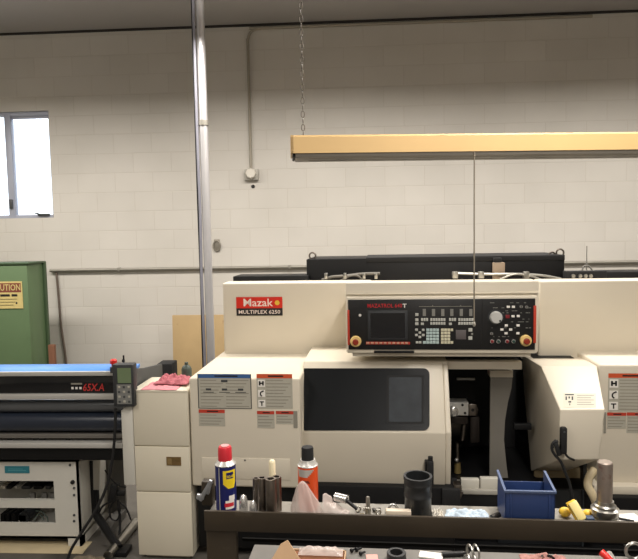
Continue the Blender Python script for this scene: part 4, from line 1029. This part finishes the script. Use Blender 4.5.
for i, (px, y, _, kind) in enumerate(specs):
    x = sp_(px, y); mm = HW[1] if i == 0 else HW[i % 3] if i != 1 else HW[0]; mb = MB().m(mm)
    if kind == 0:
        mb.ring((x, y, SZ), (0, 0, 1), [(.009, 0), (.0105, .001), (.0105, .011), (.009, .012)], 6); mb.m(INK).ring((x, y, SZ + .0121), (0, 0, 1), [(.005, 0), (.005, .0004)], 12); nm = 'hex_nut'
    elif kind == 1:
        h_ = zt_(496.5, px, y) - SZ; mb.lathe((x, y, SZ), [(.011, 0), (.011, h_ * .4), (.008, h_ * .45), (.007, h_ * .95), (.005, h_)], 16); nm = 'tool_bit'
    elif kind == 2:
        w = random.uniform(-.9, .9); d = Vector((math.cos(w), math.sin(w) * .6, 0)).normalized()
        mb.ring(Vector((x, y, SZ + .008)) - d * .012, d, [(.0078, 0), (.0078, .006)], 6); mb.ring(Vector((x, y, SZ + .008)) - d * .006, d, [(.0045, 0), (.0045, .022), (.003, .024)], 12); nm = 'bolt'
    else:
        mb.torus((x, y, SZ + .0125), .009, .0034, (random.uniform(-.6, .6), 1, 0)); nm = 'steel_ring'
    single(mb, nm, labs[i], {'hex_nut': 'nut', 'tool_bit': 'bit', 'bolt': 'bolt', 'steel_ring': 'ring'}[nm], S, 'loose hardware on the shelf')
q0, q1 = sp_(386, .03), sp_(411, .03)
single(MB().m(mat('paper_cream', (206, 192, 172), .6)).box(q0, q1, .016, .04, SZ, zt_(509.5, 398, .03), .002), 'steel_block', 'low cream block lying along the shelf lip left of the black pot', 'block', S)
x = sp_(393, .06); pts = [(x + .018 * math.cos(w), .065, SZ + .014 + .030 * math.sin(w)) for w in rng(math.radians(-10), math.radians(190), 8)]
pts[0] = Vector((pts[0][0], .065, SZ + .004)); pts[-1] = Vector((pts[-1][0], .065, SZ + .004))
single(MB().m(CHROME).tube(pts, .0045, 8, 3), 'split_collar', 'bright arched metal collar behind the cream block', 'collar', S)
# black cup
y = .075; x = sp_(418, y); r = (sp_(432, y) - sp_(404, y)) / 2
Hp = zt_(475.5, 418, y) - SZ
PL = mat('black_ring_plastic', (34, 35, 36), .42)
mb = MB().m(PL).lathe((x, y, SZ), [(r * .94, 0), (r * .96, .003), (r * .96, Hp * .48), (r * 1.0, Hp * .5), (r * 1.0, Hp * .56), (r * .97, Hp * .58), (r * .97, Hp * .78), (r, Hp * .8), (r, Hp * .84), (r * .98, Hp * .86), (r * 1.03, Hp * .93), (r * 1.03, Hp), (r * .86, Hp), (r * .84, .01)], 40, cap1=True)
single(mb, 'plastic_pot', 'black ribbed cylinder pot standing open on the shelf', 'pot', S)
# wad of paper + rag
cloth(sp_(438, .06), .06, SZ, .022, .03, .03, ('tissue', (206, 200, 188)), 'paper_towel', 'crumpled off-white paper towel right of the black pot', S, 8.2)
cloth(sp_(467, .075), .075, SZ, .075, .052, .024, ('blue_wipe', (172, 186, 198)), 'blue_wipe', 'pale blue and white wipe lying left of the blue bin', S, 12.6)
mb = MB().m(HW[2]).cyl((sp_(492, .05), .05, SZ + .012), (sp_(499, .07), .07, SZ + .016), .010).m(HW[0]).cyl((sp_(490, .04), .04, SZ + .008), (sp_(497, .05), .03, SZ + .008), .006)
single(mb, 'dark_fitting', 'small dark fitting squeezed against the left side of the blue bin', 'fitting', S)
# blue bin
BINB = mat('bin_blue', (36, 56, 100), .4, var=.05)
y0, y1 = .018, .155
q = S.rect(505, 491.5, 555, 520, y0)
bx0, bx1 = q[0], q[1]; zf = q[3]; zk = S.pt(500, 470.5, y1).z; zk2 = S.pt(543.5, 472, y1).z
zk = (zk + zk2) / 2
binb = thing('storage_bin', 'open blue plastic storage bin on the shelf', 'bin', S, ((bx0 + bx1) / 2, (y0 + y1) / 2, SZ))
tk = .004
mb = MB().m(BINB).box(bx0, bx1, y0, y0 + tk, SZ, zf, .001).box(bx0, bx1, y1 - tk, y1, SZ, zf - .02, .001).box(bx0, bx1, y0, y1, SZ, SZ + tk)
for xx in (bx0, bx1 - tk):
    mb.prism([(y0, SZ), (y1, SZ), (y1, zk), (y1 - .02, zk), (y0, zf)], 'x', xx, xx + tk)
mb.build('tub', binb)
mb = MB().m(mat('bin_rim', (74, 88, 118), .4))
mb.box(bx0 - .004, bx1 + .004, y0 - .004, y0 + .006, zf - .006, zf + .003, .001)
for xx in (bx0 - .004, bx1 - .004):
    vs = [(xx, y0, zf - .004), (xx + .008, y0, zf - .004), (xx + .008, y0, zf + .004), (xx, y0, zf + .004), (xx, y1, zk - .004), (xx + .008, y1, zk - .004), (xx + .008, y1, zk + .004), (xx, y1, zk + .004)]
    mb.add(vs, [(0, 1, 2, 3), (7, 6, 5, 4), (0, 4, 5, 1), (1, 5, 6, 2), (2, 6, 7, 3), (3, 7, 4, 0)])
mb.build('rim', binb)
mb = MB().m(BINB)
for xx in (bx0 + .016, bx1 - .022): mb.box(xx, xx + .006, y0 - .003, y0 + .001, SZ + .006, zf - .008, .001)
mb.build('rib', binb)
# yellow pieces
y = .10
mb = MB().m(YEL).ball((sp_(565, y), y, SZ + .017), .017, (1.25, 1, 1)); single(mb, 'foam_plug', 'rounded yellow piece on the shelf right of the blue bin', 'foam piece', S, 'yellow pieces')
mb = MB().m(YEL).ball((sp_(588, y), y, SZ + .014), .014, (1.3, 1, 1)); single(mb, 'foam_plug', 'rounded yellow piece between the yellow case and the tool holder', 'foam piece', S, 'yellow pieces')
a, b = S.pt(573, 505, .07), S.pt(582, 518, .03); c = (a + b) / 2
cs = thing('plastic_case', 'small yellow and ivory case leaning over the rounded yellow piece', 'case', S, (c.x, c.y, SZ))
MB().m(YEL).obox((c.x - .003, c.y + .014, c.z - .002), .034, .02, .066, (-.5, -.5, 0), .003).build('case_back', cs)
MB().m(mat('ivory_case', (232, 212, 140), .4)).obox((c.x, c.y, c.z + .002), .030, .014, .064, (-.5, -.5, 0), .003).build('case_lid', cs)
mb = MB().m(mat('blue_bits', (44, 60, 84), .5)).box(sp_(586, .03), sp_(594, .03), .018, .045, SZ, SZ + .034, .003); single(mb, 'insert_box', 'tiny dark blue box at the foot of the tool holder', 'box', S)
# tool holder
y = .075; x = sp_(605, y); pxm = 2.19 / FPX
zt2 = zt_(461.5, 604, y); Ht = zt2 - SZ
th_ = thing('tool_holder', 'upright steel tool holder with flanged base at the shelf right end', 'tool holder', S, (x, y, SZ))
MB().m(STEEL).lathe((x, y, SZ), [(.042, 0), (.044, .004), (.044, .014), (.036, .017), (.036, .024), (.046, .027), (.046, .046), (.036, .050), (.036, .058), (.030, .062), (.028, .074)], 36).build('flange', th_)
MB().m(mat('worn_steel', (150, 138, 128), .45, .7, var=.15, scale=30, dirt=((126, 92, 80), 30, .58))).lathe((x - .002, y, SZ + .07), [(.025, 0), (.025, Ht - .073), (.022, Ht - .07)], 30).build('shank', th_)
mb = MB().m(WHT).obox((sp_(629, .07), .075, SZ + .004), .1, .09, .004, (0, 0, .2)); single(mb, 'paper_slip', 'white paper slip on the shelf right of the tool holder', 'paper', S)
mb = MB().m(BLACK).cyl((sp_(616, .06), .045, SZ + .010), (sp_(636, .06), .035, SZ + .012), .003); single(mb, 'hex_key', 'thin black hex key lying on the white paper slip', 'hex key', S)
mb = MB().m(BLACK).cyl((sp_(617, .06), .08, SZ + .011), (sp_(634, .06), .055, SZ + .011), .004); single(mb, 'scriber', 'thicker black scriber lying behind the hex key', 'scriber', S)

# ================================================================== bench nearest the viewer
by1 = -.22
TZ = S.pt(420, 549.5, by1).z
tx0 = S.onz(254, 545, TZ).x; tx1 = tx0 + 2.1; by0 = by1 - .75
bench = thing('workbench', 'grey workbench in front of the shelf, covered with loose parts', 'workbench', S, ((tx0 + tx1) / 2, (by0 + by1) / 2, 0))
MB().m(mat('bench_grey', (118, 115, 110), .5, .2, var=.15, scale=10, dirt=((92, 86, 80), 9, .6))).box(tx0, tx1, by0, by1, TZ - .04, TZ, .003).build('bench_top', bench)
for xx in (tx0 + .04, tx1 - .1):
    for yy in (by0 + .04, by1 - .1): MB().m(SHD).box(xx, xx + .06, yy, yy + .06, 0, TZ - .04, .003).build('leg', bench)
tb_ = lambda px, py, h=0: S.onz(px, py, TZ + h)
# cardboard box with film
a = tb_(281, 564); CARD = mat('cardboard', (176, 144, 110), .7, var=.08, scale=14)
cb0, cb1 = S.pt(302, 560, by1 - .12).x, S.pt(345, 560, by1 - .12).x
cbx = thing('cardboard_box', 'torn open cardboard box on the bench with a raised flap', 'box', S, ((cb0 + cb1) / 2, by1 - .11, TZ))
zc_ = .02
zc_ = max(zc_, .012)
mb = MB().m(CARD).box(cb0 - .05, cb1, by1 - .17, by1 - .166, TZ, TZ + zc_).box(cb0 - .05, cb1, by1 - .06, by1 - .056, TZ, TZ + zc_).box(cb0 - .05, cb0 - .046, by1 - .17, by1 - .056, TZ, TZ + zc_).box(cb1 - .004, cb1, by1 - .17, by1 - .056, TZ, TZ + zc_).box(cb0 - .05, cb1, by1 - .17, by1 - .056, TZ, TZ + .004)
mb.m(mat('rust_fill', (112, 66, 34), .8, var=.2, scale=40)).box(cb0 - .04, cb1 - .006, by1 - .165, by1 - .062, TZ + .004, TZ + zc_ - .004)
mb.build('carton', cbx)
f0, f1, f2, f3 = S.pt(280.5, 544.5, by1 - .10), S.pt(287.5, 540.5, by1 - .10), S.pt(301, 561, by1 - .13), S.pt(270, 562, by1 - .13)
mb = MB().m(CARD); nn = Vector((0, .004, 0)); P4 = [f0, f1, f2, f3]
mb.add(P4 + [p + nn for p in P4], [(0, 1, 2, 3), (7, 6, 5, 4), (0, 1, 5, 4), (1, 2, 6, 5), (2, 3, 7, 6), (3, 0, 4, 7)]); mb.build('flap', cbx)
def film(px0, px1, yb_, h0, seed, name, label):
    vs = []; fs = []; x0, x1 = S.pt(px0, 556, yb_).x, S.pt(px1, 556, yb_).x
    for i in range(31):
        for j in range(13):
            u, v = i / 30, j / 12
            z_ = h0 * (1 - abs(2 * v - 1) ** 2) * min(1, 6 * u, 6 * (1 - u)) * (.6 + .9 * abs(noise.noise(Vector((u * 6 + seed, v * 3, seed)))))
            vs.append((x0 + u * (x1 - x0), yb_ + (v - .5) * .045, TZ + zc_ + .002 + max(0, z_)))
    for i in range(30):
        for j in range(12): fs.append((i * 13 + j, i * 13 + j + 1, (i + 1) * 13 + j + 1, (i + 1) * 13 + j))
    return single(MB().m(BAG).add(vs, fs), name, label, 'film', S, sharp=180)
film(299, 343, by1 - .075, .016, 4.4, 'plastic_film', 'crinkled clear plastic film lying over the open cardboard box')
# ring
a = tb_(396.5, 560); rr = .029
hr = S.pt(396.5, 552, a.y).z - TZ
single(MB().m(PL).lathe((a.x, a.y, TZ), [(rr * .9, 0), (rr, .003), (rr, hr - .002), (rr * .96, hr), (rr * .66, hr), (rr * .64, .002)], 32), 'black_ring', 'black plastic ring standing on the bench beneath the pot', 'ring', S)
random.seed(5)
for px, py, lb in ((351, 553, 'small black screw left of the others on the bench'), (356, 552, 'small black screw between two others on the bench'), (360, 556, 'small black screw nearest the black ring on the bench')):
    a = tb_(px, py); d = Vector((random.uniform(-1, 1), random.uniform(-.5, .5), 0)).normalized(); c = Vector((a.x, a.y, TZ + .007))
    single(MB().m(BLACK).ring(c, d, [(.0065, 0), (.0065, .005)], 8).ring(c, d, [(.0035, .004), (.0035, .02)], 8), 'black_screw', lb, 'screw', S, 'black screws on the bench')
a = tb_(431, 556.5)
single(MB().m(WHT).obox((a.x, a.y, TZ + .003), .07, .035, .004, (0, 0, -.2)), 'paper_scrap', 'white paper scrap on the bench right of the black ring', 'paper', S)
a = tb_(372, 558.5)
single(MB().m(mat('pink_tag', (196, 150, 140), .6)).obox((a.x, a.y, TZ + .003), .035, .03, .004, (0, 0, .1)), 'pink_tag', 'pinkish paper tag on the bench left of the black ring', 'tag', S)
a, b = tb_(442, 557), tb_(463, 556)
single(MB().m(BLACK).cyl((a.x, a.y, TZ + .008), (b.x, b.y, TZ + .008), .008).cyl((b.x, b.y, TZ + .008), (b.x + .02, b.y + .012, TZ + .008), .004), 'tap_wrench', 'black handled tap wrench lying on the bench below the pale wipe', 'wrench', S)
for k, (px, lb) in enumerate(((470, 'left one of two steel rings standing on the bench'), (476, 'right one of two steel rings standing on the bench'))):
    a = tb_(px, 561); single(MB().m(STEEL).torus((a.x, a.y, TZ + .026), .022, .0035, (1, .3, 0)), 'steel_ring', lb, 'ring', S, 'steel rings on the bench')
a = tb_(545, 563)
cloth(a.x, a.y, TZ, .065, .04, .016, ('red_rag', (160, 116, 108)), 'red_rag', 'faded red rag on the bench under the blue bin', S, 3.7)
a = tb_(545, 556); pts = [a + Vector((-.008, 0, .0)), a + Vector((-.012, .0, .02)), a + Vector((-.008, 0, .036)), ]
mb = MB().m(STEEL).tube([tb_(544, 560, .004), tb_(543, 556, .02), tb_(542, 556, .03)], .003); mb.m(BLACK).tube([tb_(556, 562, .004), tb_(552, 557, .02), tb_(548, 556, .026)], .004)
single(mb, 'bent_tweezers', 'bent steel and black wire tool poking up by the red rag', 'tool', S)
a = tb_(603, 562); t = S.pt(601, 552, a.y)
pl_ = thing('pliers', 'red handled tool lying on the bench near its right end', 'pliers', S, (a.x, a.y, TZ))
MB().m(RED).tube([t, t + Vector((.012, -.012, -.008)), (a.x + .02, a.y - .03, TZ + .012), (a.x + .06, a.y - .09, TZ + .01)], .0105, 12).build('handle', pl_)
MB().m(STEEL).tube([(a.x + .055, a.y - .085, TZ + .01), (a.x + .085, a.y - .13, TZ + .009)], .006).build('jaw', pl_)
a, b = tb_(614, 562, .012), tb_(609, 554, .012)
single(MB().m(CHROME).cyl((a.x, a.y - .01, TZ + .011), (b.x, b.y, TZ + .011), .011, n=18), 'chrome_socket', 'chrome cylinder lying right of the red handled tool', 'socket', S)
a = tb_(634, 560)
single(MB().m(STEEL).torus((a.x, a.y, TZ + .028), .024, .005, (.4, 1, .1)), 'split_ring', 'bright steel ring standing at the far right of the bench', 'ring', S)

# ================================================================== light
def area(name, loc, sx, sy, power, col=(1, .93, .82), rot=(0, 0, 0), spread=math.radians(170)):
    ld = bpy.data.lights.new(name, 'AREA'); ld.shape = 'RECTANGLE'; ld.size = sx; ld.size_y = sy; ld.energy = power; ld.color = col; ld.spread = spread
    o = bpy.data.objects.new(name, ld); o.location = loc; o.rotation_euler = rot; COL.objects.link(o); return o
HL = 3.45
LC = (1, .945, .88)
for x, y, lx, ly, p in ((1.05, 1.75, .22, 2.2, 104), (-2.3, .6, .22, 2.2, 58), (0.6, -2.0, .22, 2.4, 76), (-3.5, 4.35, 2.4, .3, 95), (-.4, 4.5, 2.4, .3, 88), (2.8, 4.4, 2.4, .3, 95)):
    area('shop_lamp', (x, y, HL), lx, ly, p, LC)
    area('ceiling_fill', (x, y, HL + .05), lx, ly, p * .13, LC, (math.pi, 0, 0))  # unseen upward light added over each lamp to brighten the ceiling
wd = bpy.data.worlds.new('sky'); SC.world = wd; wd.use_nodes = True
bg = wd.node_tree.nodes['Background']; bg.inputs[0].default_value = (.93, .97, 1, 1); bg.inputs[1].default_value = 3.0
SC.view_settings.view_transform = 'Standard'; SC.view_settings.look = 'None'; SC.view_settings.gamma = 1; SC.view_settings.exposure = 0.0
SC.view_settings.use_curve_mapping = False
